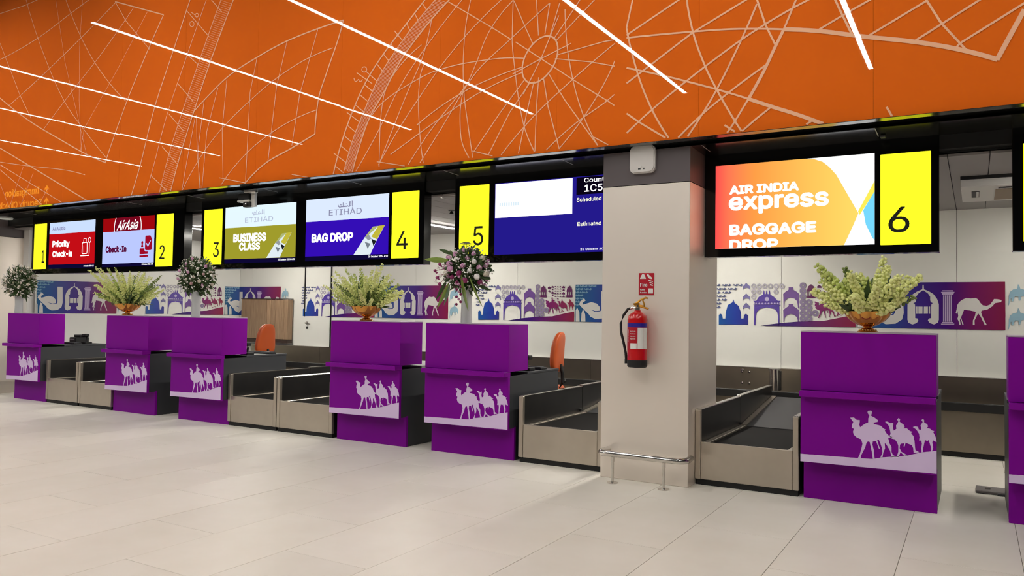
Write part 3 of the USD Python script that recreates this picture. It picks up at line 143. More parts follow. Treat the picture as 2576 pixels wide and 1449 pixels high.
CAMELS=[[(0.3841,0.705),(0.4116,0.709),(0.4319,0.692),(0.4563,0.691),(0.4553,0.673),(0.4522,0.655),(0.4583,0.634),(0.4685,0.645),(0.499,0.669),(0.5173,0.676),(0.5183,0.71),(0.5264,0.732),(0.5173,0.745),(0.5122,0.759),(0.5183,0.77),(0.5386,0.773),(0.5457,0.763),(0.5417,0.744),(0.5376,0.733),(0.565,0.719),(0.5884,0.701),(0.5854,0.688),(0.565,0.682),(0.5549,0.669),(0.5783,0.665),(0.6077,0.66),(0.6311,0.638),(0.6474,0.632),(0.6372,0.626),(0.6504,0.604),(0.6697,0.585),(0.689,0.58),(0.6829,0.572),(0.6626,0.572),(0.6697,0.532),(0.686,0.502),(0.686,0.464),(0.6961,0.44),(0.7215,0.429),(0.686,0.422),(0.6768,0.47),(0.6504,0.516),(0.6372,0.529),(0.6402,0.487),(0.627,0.451),(0.6209,0.411),(0.6047,0.408),(0.6209,0.45),(0.6179,0.485),(0.6077,0.519),(0.5945,0.55),(0.5833,0.547),(0.6016,0.483),(0.5965,0.477),(0.5752,0.537),(0.5518,0.532),(0.5488,0.507),(0.5589,0.465),(0.562,0.423),(0.5661,0.395),(0.5518,0.394),(0.5457,0.442),(0.5356,0.491),(0.5285,0.526),(0.5152,0.528),(0.5051,0.517),(0.4959,0.48),(0.4787,0.443),(0.4654,0.413),(0.4624,0.388),(0.4411,0.388),(0.4553,0.419),(0.4685,0.47),(0.4756,0.507),(0.4654,0.541),(0.4319,0.553),(0.4116,0.572),(0.4045,0.593),(0.4116,0.619),(0.3963,0.625),(0.3974,0.65),(0.4075,0.672),(0.3974,0.686)],[(0.6423,0.695),(0.6565,0.696),(0.6799,0.685),(0.6992,0.691),(0.6992,0.675),(0.6961,0.654),(0.7022,0.63),(0.7215,0.646),(0.7185,0.67),(0.7287,0.688),(0.7348,0.703),(0.7246,0.719),(0.7317,0.725),(0.7378,0.731),(0.748,0.721),(0.7439,0.703),(0.751,0.697),(0.7734,0.681),(0.7795,0.664),(0.7734,0.653),(0.7957,0.655),(0.8171,0.636),(0.8364,0.631),(0.8242,0.623),(0.8425,0.597),(0.8486,0.563),(0.8516,0.522),(0.8547,0.494),(0.8811,0.481),(0.8425,0.469),(0.8394,0.507),(0.8303,0.53),(0.8049,0.538),(0.7866,0.545),(0.7795,0.515),(0.7724,0.514),(0.7764,0.539),(0.7571,0.535),(0.747,0.526),(0.7439,0.497),(0.7571,0.471),(0.7856,0.456),(0.8059,0.444),(0.7795,0.442),(0.75,0.467),(0.7409,0.441),(0.7378,0.43),(0.7226,0.429),(0.7348,0.469),(0.7348,0.517),(0.7246,0.544),(0.7083,0.564),(0.689,0.566),(0.6728,0.585),(0.6799,0.603),(0.6768,0.624),(0.6697,0.659),(0.6565,0.679),(0.6443,0.685)],[(0.8364,0.669),(0.8557,0.676),(0.874,0.672),(0.877,0.655),(0.8902,0.65),(0.8963,0.664),(0.8902,0.684),(0.8994,0.702),(0.9055,0.713),(0.8974,0.726),(0.9024,0.735),(0.9116,0.734),(0.9167,0.724),(0.9146,0.712),(0.937,0.698),(0.9421,0.682),(0.9339,0.671),(0.9553,0.666),(0.9705,0.653),(0.9858,0.651),(0.9766,0.643),(0.9919,0.611),(1.0,0.577),(1.0,0.567),(0.9858,0.576),(0.9736,0.581),(0.9705,0.561),(0.9766,0.527),(0.9685,0.495),(0.9614,0.495),(0.9614,0.526),(0.9522,0.559),(0.9461,0.579),(0.937,0.571),(0.9207,0.577),(0.9146,0.548),(0.9085,0.513),(0.9055,0.477),(0.8974,0.477),(0.8963,0.512),(0.8994,0.547),(0.8963,0.571),(0.8801,0.569),(0.8831,0.594),(0.8801,0.621),(0.8618,0.651)]]
DUNE=[(-0.001,0.38),(0.439,0.39),(0.5518,0.395),(0.624,0.415),(0.7215,0.432),(0.8049,0.449),(0.8994,0.482),(1.0,0.503),(1.0,0.329),(0.0,0.313)]
ART={'A':[[(-0.856,1.924),(-0.862,1.923),(-0.865,1.867),(-0.917,1.844),(-0.97,1.806),(-1.01,1.747),(-1.029,1.683),(-1.03,1.49),(-1.019,1.452),(-0.975,1.431),(-0.927,1.45),(-0.909,1.482),(-0.918,1.506),(-0.944,1.511),(-0.944,1.654),(-0.948,1.688),(-0.966,1.696),(-0.939,1.708),(-0.933,1.733),(-0.933,1.777),(-0.908,1.816),(-0.856,1.858)],[(-0.856,1.924),(-0.85,1.922),(-0.847,1.867),(-0.795,1.844),(-0.744,1.807),(-0.705,1.748),(-0.686,1.685),(-0.687,1.495),(-0.697,1.458),(-0.74,1.436),(-0.787,1.453),(-0.805,1.484),(-0.796,1.508),(-0.77,1.513),(-0.77,1.655),(-0.765,1.689),(-0.748,1.697),(-0.774,1.709),(-0.78,1.733),(-0.78,1.777),(-0.804,1.816),(-0.856,1.858)]],'WIN':[[(-0.909,1.654),(-0.863,1.654),(-0.864,1.566),(-0.909,1.565)],[(-0.849,1.654),(-0.804,1.655),(-0.805,1.567),(-0.85,1.566)],[(-0.933,1.654),(-0.919,1.654),(-0.919,1.565),(-0.933,1.565)],[(-0.794,1.655),(-0.78,1.655),(-0.78,1.567),(-0.794,1.567)]],'COL':[[(-0.649,1.855),(-0.537,1.855),(-0.537,1.84),(-0.649,1.841)],[(-0.664,1.836),(-0.518,1.836),(-0.531,1.807),(-0.544,1.795),(-0.641,1.795),(-0.651,1.807)],[(-0.641,1.791),(-0.626,1.791),(-0.627,1.472),(-0.642,1.472)],[(-0.621,1.791),(-0.606,1.791),(-0.607,1.472),(-0.622,1.472)],[(-0.601,1.791),(-0.587,1.791),(-0.587,1.473),(-0.602,1.473)],[(-0.581,1.791),(-0.567,1.791),(-0.568,1.473),(-0.582,1.473)],[(-0.561,1.791),(-0.547,1.791),(-0.548,1.474),(-0.562,1.473)],[(-0.652,1.469),(-0.534,1.471),(-0.534,1.457),(-0.652,1.455)],[(-0.663,1.449),(-0.523,1.452),(-0.524,1.438),(-0.663,1.436)]],'CAMEL':[(-0.036,1.73),(-0.044,1.741),(-0.08,1.748),(-0.112,1.75),(-0.128,1.722),(-0.152,1.684),(-0.185,1.669),(-0.225,1.674),(-0.25,1.702),(-0.274,1.745),(-0.302,1.762),(-0.348,1.754),(-0.397,1.761),(-0.439,1.739),(-0.472,1.71),(-0.493,1.672),(-0.498,1.624),(-0.508,1.58),(-0.498,1.571),(-0.49,1.604),(-0.481,1.547),(-0.49,1.508),(-0.477,1.48),(-0.472,1.439),(-0.455,1.44),(-0.463,1.489),(-0.461,1.518),(-0.444,1.471),(-0.44,1.442),(-0.425,1.442),(-0.44,1.48),(-0.452,1.528),(-0.427,1.596),(-0.421,1.62),(-0.357,1.611),(-0.299,1.597),(-0.307,1.549),(-0.328,1.492),(-0.33,1.437),(-0.31,1.438),(-0.312,1.492),(-0.287,1.55),(-0.274,1.578),(-0.25,1.541),(-0.226,1.484),(-0.206,1.437),(-0.186,1.44),(-0.21,1.494),(-0.234,1.55),(-0.246,1.598),(-0.234,1.612),(-0.177,1.627),(-0.128,1.665),(-0.104,1.701),(-0.041,1.713)],'J':[(-1.464,1.745),(-1.433,1.707),(-1.484,1.677),(-1.471,1.646),(-1.394,1.669),(-1.339,1.685),(-1.249,1.663),(-1.204,1.618),(-1.197,1.557),(-1.267,1.549),(-1.357,1.571),(-1.278,1.539),(-1.19,1.545),(-1.169,1.573),(-1.179,1.851),(-1.081,1.851),(-1.07,1.573),(-1.089,1.491),(-1.164,1.437),(-1.274,1.428),(-1.353,1.465),(-1.388,1.51),(-1.446,1.555),(-1.504,1.608),(-1.543,1.646),(-1.529,1.692),(-1.486,1.722)],'FIG':[[(-1.599,1.383),(-1.601,1.554),(-1.583,1.588),(-1.569,1.588),(-1.554,1.554),(-1.54,1.537),(-1.533,1.384)],[(-1.509,1.385),(-1.502,1.512),(-1.483,1.564),(-1.465,1.555),(-1.44,1.496),(-1.434,1.386)]],'DASHJ':[(-1.582,1.928),(-1.502,1.927),(-1.441,1.927),(-1.353,1.927),(-1.292,1.926),(-1.572,1.881),(-1.511,1.881),(-1.427,1.88),(-1.366,1.88),(-1.581,1.832),(-1.501,1.832),(-1.435,1.832),(-1.571,1.785),(-1.51,1.785),(-1.58,1.736),(-1.5,1.736),(-1.57,1.688),(-1.579,1.641)],'DOME':[(0.612,1.383),(0.611,1.517),(0.637,1.534),(0.659,1.517),(0.666,1.466),(0.702,1.467),(0.71,1.561),(0.735,1.656),(0.795,1.69),(0.807,1.716),(0.812,1.737),(0.818,1.716),(0.829,1.686),(0.88,1.648),(0.91,1.572),(0.919,1.47),(0.952,1.471),(0.96,1.522),(0.986,1.539),(1.011,1.518),(1.011,1.391)],'CHH':[[(0.94,1.844),(0.938,1.912),(0.963,1.933),(0.975,1.95),(0.986,1.961),(0.998,1.95),(1.013,1.933),(1.04,1.912),(1.037,1.844),(1.03,1.882),(0.988,1.897),(0.946,1.88)],[(0.94,1.7),(0.938,1.768),(0.963,1.789),(0.976,1.806),(0.987,1.817),(0.998,1.806),(1.014,1.789),(1.04,1.768),(1.037,1.7),(1.03,1.738),(0.989,1.752),(0.947,1.735)],[(0.941,1.572),(0.939,1.64),(0.964,1.662),(0.976,1.679),(0.987,1.69),(0.999,1.679),(1.014,1.662),(1.041,1.641),(1.038,1.573),(1.031,1.611),(0.989,1.625),(0.947,1.608)]],'HEX':[(1.088,1.916),(1.162,1.915),(1.236,1.915),(1.309,1.914),(1.384,1.914),(1.461,1.914),(1.088,1.84),(1.161,1.839),(1.384,1.839),(1.088,1.766)],'CIR':[(1.727,1.921),(1.727,1.849),(1.727,1.775),(1.727,1.7),(1.727,1.628),(1.728,1.554),(1.728,1.483),(1.805,1.7),(1.805,1.628),(1.805,1.555),(1.805,1.484),(1.882,1.556)],'GATE':[[(1.122,1.716),(1.155,1.768),(1.212,1.802),(1.261,1.81),(1.31,1.802),(1.358,1.768),(1.407,1.717)],[(1.213,1.802),(1.216,1.835),(1.224,1.865),(1.232,1.835),(1.235,1.802)],[(1.25,1.802),(1.253,1.835),(1.261,1.864),(1.269,1.835),(1.271,1.802)],[(1.287,1.802),(1.289,1.835),(1.297,1.864),(1.305,1.835),(1.308,1.802)],[(1.08,1.716),(1.449,1.717),(1.427,1.701),(1.104,1.699)],[(1.101,1.695),(1.427,1.697),(1.427,1.667),(1.101,1.665)],[(1.079,1.662),(1.449,1.664),(1.427,1.652),(1.104,1.65)],[(1.096,1.643),(1.427,1.646),(1.43,1.394),(1.416,1.394),(1.412,1.511),(1.399,1.569),(1.359,1.61),(1.262,1.63),(1.172,1.608),(1.131,1.566),(1.118,1.507),(1.113,1.387),(1.095,1.387)]],'GDOT':[(1.122,1.68),(1.163,1.68),(1.204,1.68),(1.245,1.68),(1.286,1.681),(1.326,1.681),(1.367,1.681),(1.407,1.681),(1.265,1.739)],'TWIN':[[(1.481,1.62),(1.479,1.76),(1.477,1.81),(1.502,1.835),(1.546,1.866),(1.546,1.897),(1.605,1.897),(1.605,1.866),(1.653,1.835),(1.678,1.81),(1.675,1.761),(1.674,1.622),(1.666,1.621),(1.657,1.712),(1.621,1.748),(1.574,1.762),(1.527,1.748),(1.495,1.711),(1.49,1.62)],[(1.481,1.434),(1.48,1.541),(1.478,1.591),(1.503,1.616),(1.547,1.648),(1.547,1.678),(1.606,1.678),(1.606,1.648),(1.653,1.617),(1.678,1.593),(1.675,1.544),(1.674,1.437),(1.666,1.437),(1.658,1.494),(1.622,1.531),(1.575,1.544),(1.527,1.529),(1.496,1.492),(1.491,1.434)]],'LAN':[[(1.778,1.758),(1.778,1.784),(1.882,1.784),(1.883,1.758)],[(1.782,1.846),(1.782,1.859),(1.796,1.907),(1.83,1.935),(1.86,1.907),(1.878,1.859),(1.878,1.846)],[(1.787,1.846),(1.797,1.846),(1.798,1.784),(1.788,1.784)],[(1.827,1.846),(1.837,1.846),(1.837,1.784),(1.828,1.784)],[(1.866,1.846),(1.876,1.846),(1.877,1.784),(1.867,1.784)],[(2.237,1.759),(2.236,1.785),(2.337,1.785),(2.337,1.759)],[(2.24,1.845),(2.24,1.858),(2.254,1.905),(2.287,1.933),(2.316,1.905),(2.333,1.858),(2.333,1.845)],[(2.245,1.845),(2.255,1.845),(2.255,1.785),(2.246,1.785)],[(2.283,1.845),(2.293,1.845),(2.294,1.785),(2.284,1.785)],[(2.322,1.845),(2.331,1.845),(2.332,1.785),(2.322,1.785)]],'SM':[[(1.907,1.888),(1.907,1.911),(1.932,1.929),(1.958,1.911),(1.959,1.888)],[(1.916,1.842),(1.916,1.857),(1.933,1.87),(1.951,1.857),(1.951,1.842)],[(1.972,1.906),(1.972,1.923),(1.991,1.937),(2.011,1.923),(2.011,1.905)],[(1.978,1.87),(1.978,1.883),(1.992,1.892),(2.006,1.883),(2.006,1.87)],[(1.971,1.813),(1.971,1.832),(1.993,1.847),(2.014,1.832),(2.015,1.813)],[(1.98,1.779),(1.98,1.791),(1.993,1.801),(2.007,1.791),(2.007,1.779)],[(2.029,1.915),(2.029,1.926),(2.04,1.934),(2.052,1.926),(2.052,1.915)],[(2.029,1.88),(2.029,1.891),(2.041,1.899),(2.053,1.891),(2.053,1.88)],[(2.03,1.846),(2.03,1.856),(2.041,1.864),(2.053,1.856),(2.053,1.846)],[(2.03,1.807),(2.03,1.817),(2.042,1.825),(2.054,1.817),(2.054,1.807)],[(2.031,1.763),(2.031,1.773),(2.042,1.782),(2.054,1.774),(2.054,1.763)],[(2.072,1.915),(2.072,1.926),(2.083,1.934),(2.095,1.925),(2.095,1.915)],[(2.072,1.88),(2.072,1.891),(2.084,1.899),(2.095,1.891),(2.096,1.88)],[(2.073,1.846),(2.073,1.856),(2.084,1.864),(2.096,1.856),(2.096,1.846)],[(2.073,1.807),(2.073,1.817),(2.085,1.825),(2.097,1.817),(2.097,1.807)],[(2.074,1.767),(2.074,1.778),(2.085,1.786),(2.097,1.778),(2.097,1.768)],[(2.075,1.724),(2.074,1.734),(2.086,1.743),(2.098,1.735),(2.098,1.724)],[(2.117,1.915),(2.116,1.925),(2.128,1.934),(2.14,1.925),(2.14,1.915)],[(2.117,1.88),(2.117,1.891),(2.128,1.899),(2.14,1.891),(2.14,1.88)],[(2.118,1.846),(2.117,1.856),(2.129,1.864),(2.141,1.856),(2.141,1.846)],[(2.118,1.807),(2.118,1.817),(2.129,1.825),(2.141,1.817),(2.141,1.807)],[(2.119,1.763),(2.119,1.774),(2.13,1.782),(2.142,1.774),(2.142,1.763)],[(2.16,1.898),(2.16,1.919),(2.183,1.935),(2.206,1.918),(2.207,1.898)],[(2.167,1.859),(2.167,1.874),(2.184,1.887),(2.201,1.874),(2.202,1.859)],[(2.162,1.803),(2.161,1.823),(2.184,1.84),(2.208,1.823),(2.208,1.803)],[(2.168,1.759),(2.168,1.775),(2.185,1.787),(2.203,1.775),(2.203,1.759)]],'GROUND':[(1.181,1.379),(1.439,1.419),(1.693,1.445),(1.99,1.458),(2.232,1.513),(2.385,1.541),(2.392,1.383)],'DASH':[(0.6,1.931),(0.691,1.93),(0.747,1.93),(0.845,1.93),(0.908,1.929),(0.613,1.877),(0.678,1.877),(0.768,1.877),(0.828,1.877),(0.596,1.827),(0.696,1.827),(0.747,1.827),(0.614,1.775),(0.674,1.776),(0.597,1.725),(0.688,1.726),(0.61,1.675),(0.598,1.624)],'CAMBOX':[(1.852,1.459),(2.372,1.772)],'ELE':[[(0.036,1.788),(0.048,1.835),(0.08,1.863),(0.119,1.872),(0.127,1.928),(0.143,1.9),(0.15,1.872),(0.182,1.863),(0.205,1.825),(0.208,1.751),(0.197,1.751),(0.185,1.788),(0.158,1.779),(0.15,1.732),(0.134,1.732),(0.13,1.779),(0.095,1.779),(0.079,1.723),(0.063,1.723),(0.06,1.769),(0.044,1.713),(0.036,1.676),(0.03,1.676),(0.036,1.741)],[(0.035,1.507),(0.047,1.554),(0.078,1.583),(0.118,1.593),(0.126,1.649),(0.141,1.621),(0.149,1.593),(0.18,1.584),(0.203,1.547),(0.207,1.473),(0.195,1.473),(0.184,1.51),(0.156,1.5),(0.148,1.454),(0.133,1.453),(0.129,1.5),(0.094,1.499),(0.078,1.443),(0.062,1.443),(0.058,1.489),(0.042,1.433),(0.034,1.395),(0.029,1.395),(0.034,1.461)]]}
# ---------------------------------------------------------------- materials
M_purple = mat('purple_laminate', (127, 2, 146), .46, specular_ior_level=.13)
M_lilac = mat('lilac_vinyl', (224, 200, 238), .45)
M_char = mat('charcoal_laminate', (56, 58, 62), .42)
M_deskgrey = mat('desk_edge_grey', (150, 148, 150), .4)
M_black = mat('black_gloss', (8, 8, 9), .12)
M_blackm = mat('black_matt', (14, 14, 15), .55)
M_soffit = mat('soffit_black_gloss', (14, 14, 16), .13, specular_ior_level=.9)
M_steel = varied('brushed_steel', (190, 180, 166), (200, 190, 176), .31, 3, metal=.8)
M_steelm = varied('brushed_steel_mid', (140, 130, 116), (150, 140, 124), .33, 3, metal=.85)
M_steeld = varied('brushed_steel_dark', (72, 71, 71), (80, 79, 78), .36, 3, metal=.85)
M_chrome = mat('polished_steel', (210, 206, 200), .2, 1.0)
M_rub = mat('belt_rubber', (22, 20, 19), .75, specular_ior_level=.15)
M_acp = mat('pillar_cladding', (244, 234, 223), .46, .6)
M_acpd = mat('pillar_band_brown_grey', (92, 84, 86), .45)
M_white = mat('white_wall_panel', (238, 238, 231), .2)
M_whited = mat('white_plain', (225, 224, 220), .5)
M_ceil = mat('rear_ceiling_plank', (150, 146, 144), .5)
M_hall = mat('hall_plain_grey', (66, 66, 68), .8)
M_orange = varied('orange_glass_panel', (234, 108, 28), (238, 112, 30), .006, 1.2, specular_ior_level=.5)
M_line = mat('pale_pink_print', (255, 196, 158), .006)
M_tile = varied('stone_tile', (227, 221, 209), (234, 229, 219), .4, 1.6, rnd=.07, specular_ior_level=.35)
M_grout = mat('tile_grout', (120, 112, 102), .8)
M_yellow = glow('yellow_lit', (255, 255, 42), 1.1 * SCREEN)
M_wtext = glow('white_lit', (255, 255, 255), 1.15 * SCREEN)
M_num = mat('black_vinyl', (6, 10, 6), .4)
M_red = mat('red_enamel', (196, 12, 22), .25, coat_weight=.5)
M_wood1 = varied('wood_laminate', (150, 120, 92), (190, 158, 126), .4, 9, stretch=(6, 6, .35), rnd=.25)
M_chair = mat('orange_leather', (190, 82, 30), .4)
M_gold = mat('gold_metal', (206, 146, 74), .12, 1.0)
M_glass = mat('frosted_glass', (218, 220, 221), .24, 0.0, transmission_weight=.35, ior=1.45)
M_leaf = mat('green_leaf', (70, 98, 40), .5)
M_leaf2 = mat('light_green_leaf', (128, 152, 66), .45)
M_spike = mat('pale_green_floret', (230, 234, 158), .55)
M_spike2 = mat('mid_green_floret', (194, 206, 118), .55)
M_stem = mat('flower_stem', (92, 116, 56), .55)
M_rosew = mat('white_petal', (236, 230, 226), .6)
M_rosep = mat('pink_petal', (206, 150, 186), .6)
M_rosem = mat('magenta_petal', (140, 40, 96), .6)

# ---------------------------------------------------------------- the room
YW, YP, YK, YS, YB = 6.65, 6.72, 6.7955, 7.16, 10.9
ZE, ZC, ZR = 3.055, 6.55, 2.83          # edge of the orange wall, hall ceiling, ceiling behind the desks
fl = struct('floor', 'pale beige stone tile floor of the hall, laid in staggered rows')
obj('bed', bx(-33, 15, -14, 11.2, -.08, -.004), M_grout, fl)
T, LT = .6595, 1.32
rng = random.Random(4)
far = []
for c in range(-26, 4):
    xa = -1.073 + T * (c - 1) ; k0 = 6.19 if c % 2 == 1 else 5.55
    for r in range(-4, 5):
        y1 = k0 - LT * r; y0 = y1 - LT
        t = bx(xa + .0016, xa + T - .0016, y0 + .0016, y1 - .0016, -.01, rng.uniform(-.0004, .0004), .001)
        if y1 > .9 and y0 < 8.2 and (y1 < 6.9 or xa > -3): obj('tile', t, M_tile, fl)
        else: far.append(t)
for x0, x1, y0, y1 in ((-33, -1.073 - 27 * T, -14, 11.2), (-1.073 + 3 * T, 15, -14, 11.2), (-1.073 - 27 * T, -1.073 + 3 * T, -14, -.7), ): far.append(bx(x0, x1, y0, y1, -.01, 0))
obj('tile_field', cat(*far), M_tile, fl, kind='stuff')

ce = struct('ceiling', 'grey ceiling high over the check-in hall')
obj('slab', bx(-33, 15, -14, 6.65, ZC, ZC + .1), M_hall, ce)
for nm, lb, b in (('wall_back', 'plain grey wall at the far side of the hall, behind the viewer', (-33, 15, -14.1, -14, 0, ZC)), ('wall_left', 'plain grey end wall of the hall on the left', (-33.1, -33, -14, 6.65, 0, ZC)), ('wall_right', 'plain grey end wall of the hall on the right', (15, 15.1, -14, 6.65, 0, ZC))):
    obj('slab', bx(*b), M_hall, struct(nm, lb))

# orange glass wall over the desks: tall panels, slightly out of true, with a printed line drawing
wf = struct('wall_front', 'glossy orange panelled wall above the counters with a pale printed line drawing')
PWD = 1.39
rng = np.random.default_rng(11)
for k in range(-13, 4):
    xa = -.678 + PWD * (k - 1) + .0008; xb = xa + PWD - .0016
    nx, nz = 9, 13
    gx, gz = np.meshgrid(np.linspace(xa, xb, nx), np.linspace(ZE, ZC, nz), indexing='ij')
    tx, tz, ph = rng.normal(0, .0004), rng.normal(0, .0004), rng.uniform(0, 6.28)
    bow = .00016 * np.sin((gx - xa) / PWD * 6.28 + ph) + .00022 * np.sin(gz * 3.1 + ph)
    gy = YW + tx * (gx - (xa + xb) / 2) + tz * (gz - 4.8) + bow
    v = np.stack([gx, gy, gz], -1).reshape(-1, 3); f = []
    for i in range(nx - 1):
        for j in range(nz - 1):
            a, b, c, d = i * nz + j, (i + 1) * nz + j, (i + 1) * nz + j + 1, i * nz + j + 1; f += [[a, b, c], [a, c, d]]
    back = v + [0, .02, 0]; n0 = len(v); rim = [i * nz for i in range(nx)] + [(nx - 1) * nz + j for j in range(1, nz)] + [i * nz + nz - 1 for i in range(nx - 2, -1, -1)] + [j for j in range(nz - 2, 0, -1)]
    fb = [[a + n0, c + n0, b + n0] for a, b, c in f]; fs = []
    for a, b in zip(rim, rim[1:] + rim[:1]): fs += [[a, a + n0, b], [b, a + n0, b + n0]]
    obj('panel', trimesh.Trimesh(np.vstack([v, back]), f + fb + fs, process=False), M_orange, wf, smooth=30)
from scipy.interpolate import PchipInterpolator
strips = []
for w, pts in LINES:
    q = np.array(pts); s = np.r_[0, np.cumsum(np.linalg.norm(np.diff(q, axis=0), axis=1))]
    if len(q) > 3 and w > .006 and (np.diff(s) > 1e-6).all():         # round off the traced arcs
        u = np.linspace(0, s[-1], 4 * len(q)); q = np.stack([PchipInterpolator(s, q[:, 0])(u), PchipInterpolator(s, q[:, 1])(u)], 1)
    strips.append(LineString(q).buffer(w / 2, cap_style=2, join_style=2, mitre_limit=3))
art = unary_union(strips).intersection(sbox(-18, ZE + .004, 5, ZC - .01))
obj('line_drawing', flat(art, YW - .004, .001), M_line, wf, label='pale pink printed line drawing of arcs and grids', kind='stuff')

# black soffit under the orange wall, in panels as wide as those above
so = struct('trim_1', 'glossy black soffit and edge trim under the orange wall')
obj('edge_strip', sidepoly([(YW - .065, ZE - .017), (YW - .005, ZE - .0255), (YW - .005, ZE - .012), (YW - .065, ZE - .013)], -15, 19.5), mat('edge_steel', (150, 150, 148), .14, 1.0), so)
obj('edge_cap', bx(-15, 4.5, YW - .005, YW + .09, ZE - .012, ZE - .002), M_blackm, so)
obj('joint_backing', bx(-18.7, 4.9, YW + .021, YW + .024, ZE, ZC), M_orange, wf)
obj('drop', bx(-15, 4.5, YW + .07, YW + .09, ZE - .055, ZE - .012), M_black, so)
for k in range(-10, 5):
    xa = -.678 + PWD * (k - 1)
    obj('soffit_panel', sidepoly([(YW + .07, ZE - .053), (YS + .02, ZE - .066), (YS + .02, ZE - .05), (YW + .07, ZE - .037)], xa + .002, PWD - .004), M_soffit, so)
    obj('joint_strip', sidepoly([(YW + .07, ZE - .054), (YS - .14, ZE - .063), (YS - .14, ZE - .06), (YW + .07, ZE - .05)], xa - .0035, .007), M_deskgrey, so)
obj('beam', bx(-15, 4.5, YS + .02, YS + .13, 2.875, ZE + .3), M_blackm, so)
obj('backing', bx(-15, 4.5, YW + .02, YS + .13, ZE + .02, ZE + .3), M_blackm, so)
obj('joint_bracket', bx(-.66, -.62, YS - .2, YS - .14, ZE - .085, ZE - .066, .004), M_char, so)

# pillars
def pillar(label, x0, x1):
    p = struct('pillar', label)
    obj('cladding', bx(x0, x1, YP, 7.576, 0, 2.685, .004), M_acp, p)
    obj('band', bx(x0 + .001, x1 - .001, YP + .002, 7.574, 2.69, ZE - .03), M_acpd, p, label='dark grey band round the top of the pillar')
pillar('grey clad pillar with a dark top band, between the fifth and sixth counters', -2.995, -2.161)
pillar('grey clad pillar with a dark top band, at the far left end of the counters', -15.2, -14.36)

# rear room: white wall panels, side wall, ceiling planks
wb = struct('wall_counter', 'glossy white panelled wall behind the check-in counters')
xs = [-12.87] + [-.19 - 2.05 * k for k in range(6, -3, -1) if -.19 - 2.05 * k > -12.8 and -.19 - 2.05 * k < 4.3] + [4.4]
xs = sorted(set(xs))
for a, b in zip(xs, xs[1:]): obj('wall_panel', bx(a + .002, b - .002, YB, YB + .05, .8, ZR), M_white, wb)
obj('lower_wall', bx(-12.87, 4.4, YB + .01, YB + .05, 0, .8), M_white, wb)
CO = np.array([-12.87, YB]); TS = math.atan(.372); DIR = np.array([-math.sin(TS), -math.cos(TS)]); NRM = np.array([math.cos(TS), -math.sin(TS)])
def to_side(m):
    """Takes a mesh built against the rear wall (x = -distance from the corner) round onto the slanting side wall."""
    v = m.vertices.copy(); a, d = -v[:, 0], YB - v[:, 1]
    xy = CO + a[:, None] * DIR + d[:, None] * NRM
    m.vertices = np.stack([xy[:, 0], xy[:, 1], v[:, 2]], 1); return m
ws = struct('wall_side', 'white slanting side wall at the left end behind the counters')
for a, b in ((-3.58, -1.8), (-1.8, 0)): obj('wall_panel', to_side(bx(a + .002, b - .002, YB, YB + .05, 0, ZR)), M_white, ws)
obj('return_panel', bx(-14.36, -14.2, 7.45, 7.62, 0, ZR), M_whited, ws)
obj('end_wall', bx(4.4, 4.45, 7.2, YB, 0, ZR), M_white, struct('wall_end', 'white wall closing the space behind the counters on the right'))
cr = struct('ceiling_1', 'pale plank ceiling behind the check-in counters')
for k in range(-49, 16):
    xa = -.19 + .298 * k
    obj('plank', bx(xa + .003, xa + .295, YS + .13, YB + .05, ZR, ZR + .02), M_ceil, cr)
obj('void', bx(-15, 4.6, YS + .13, YB + .1, ZR + .03, ZR + .05), M_blackm, cr)

d1 = struct('door_1', 'flush white door in the wall behind the third counter, with a steel lever')
obj('leaf', bx(-11.02, -10.37, YB - .006, YB, .8, ZR - .02), M_white, d1)
for x in (-11.03, -10.36): obj('frame_gap', bx(x - .008, x + .008, YB - .022, YB + .01, .8 if x > -11 else 1.38, ZR - .01), M_blackm, d1)
hd = obj('handle', cat(bx(-10.985, -10.935, YB - .02, YB - .006, 1.23, 1.28, .004), tube([(-10.96, YB - .02, 1.255), (-10.96, YB - .06, 1.255), (-10.94, YB - .065, 1.253), (-10.83, YB - .065, 1.235)], .011)), M_chrome, d1)
obj('keyhole_plate', bx(-10.98, -10.945, YB - .014, YB - .006, 1.14, 1.19, .004), M_steeld, hd)

# ---------------------------------------------------------------- lamps
M_hallglow = glow('hall_light_glow', (255, 252, 247), HALL_LIGHT)
M_rearglow = glow('rear_light_glow', (255, 250, 240), REAR_LIGHT)
for i, x in enumerate((-25.46, -21.35, -17.6, -13.4, -9.55, -5.61, -1.78, 2.17)):
    L = thing('linear_ceiling_light', ('hall light line mirrored in the orange wall, ending ' + ('over the first sign box', 'over the gap after the second panel', 'over the olive screen', 'over the violet screen', 'over the dark blue screen', 'over the pillar', 'over the orange screen')[i]) if i < 7 else 'hall ceiling light line out of sight to the right', 'ceiling light', (x, -3.8, ZC))
    obj('housing', bx(-.075, .075, 0, 9.15, -.03, 0), M_whited, L); obj('diffuser', bx(-.042, .042, .02, 9.13, -.0312, -.03), M_hallglow, L)
for i, x in enumerate((-11.0, -7.03, -3.0, 1.0)):
    L = thing('rear_ceiling_light', 'short white light line on the rear ceiling, ' + ('behind the first counters', 'seen between two sign boxes', 'behind the pillar', 'behind the last counters')[i], 'ceiling light', (x, 7.45, ZR))
    obj('housing', bx(-.05, .05, 0, 2.65, -.02, 0), M_whited, L); obj('diffuser', bx(-.035, .035, .02, 2.63, -.028, -.02), M_rearglow, L)
L = thing('oval_light', 'small pale oval lamp under the black soffit at far left', 'lamp', (-14.27, 7.1, ZE - .055))
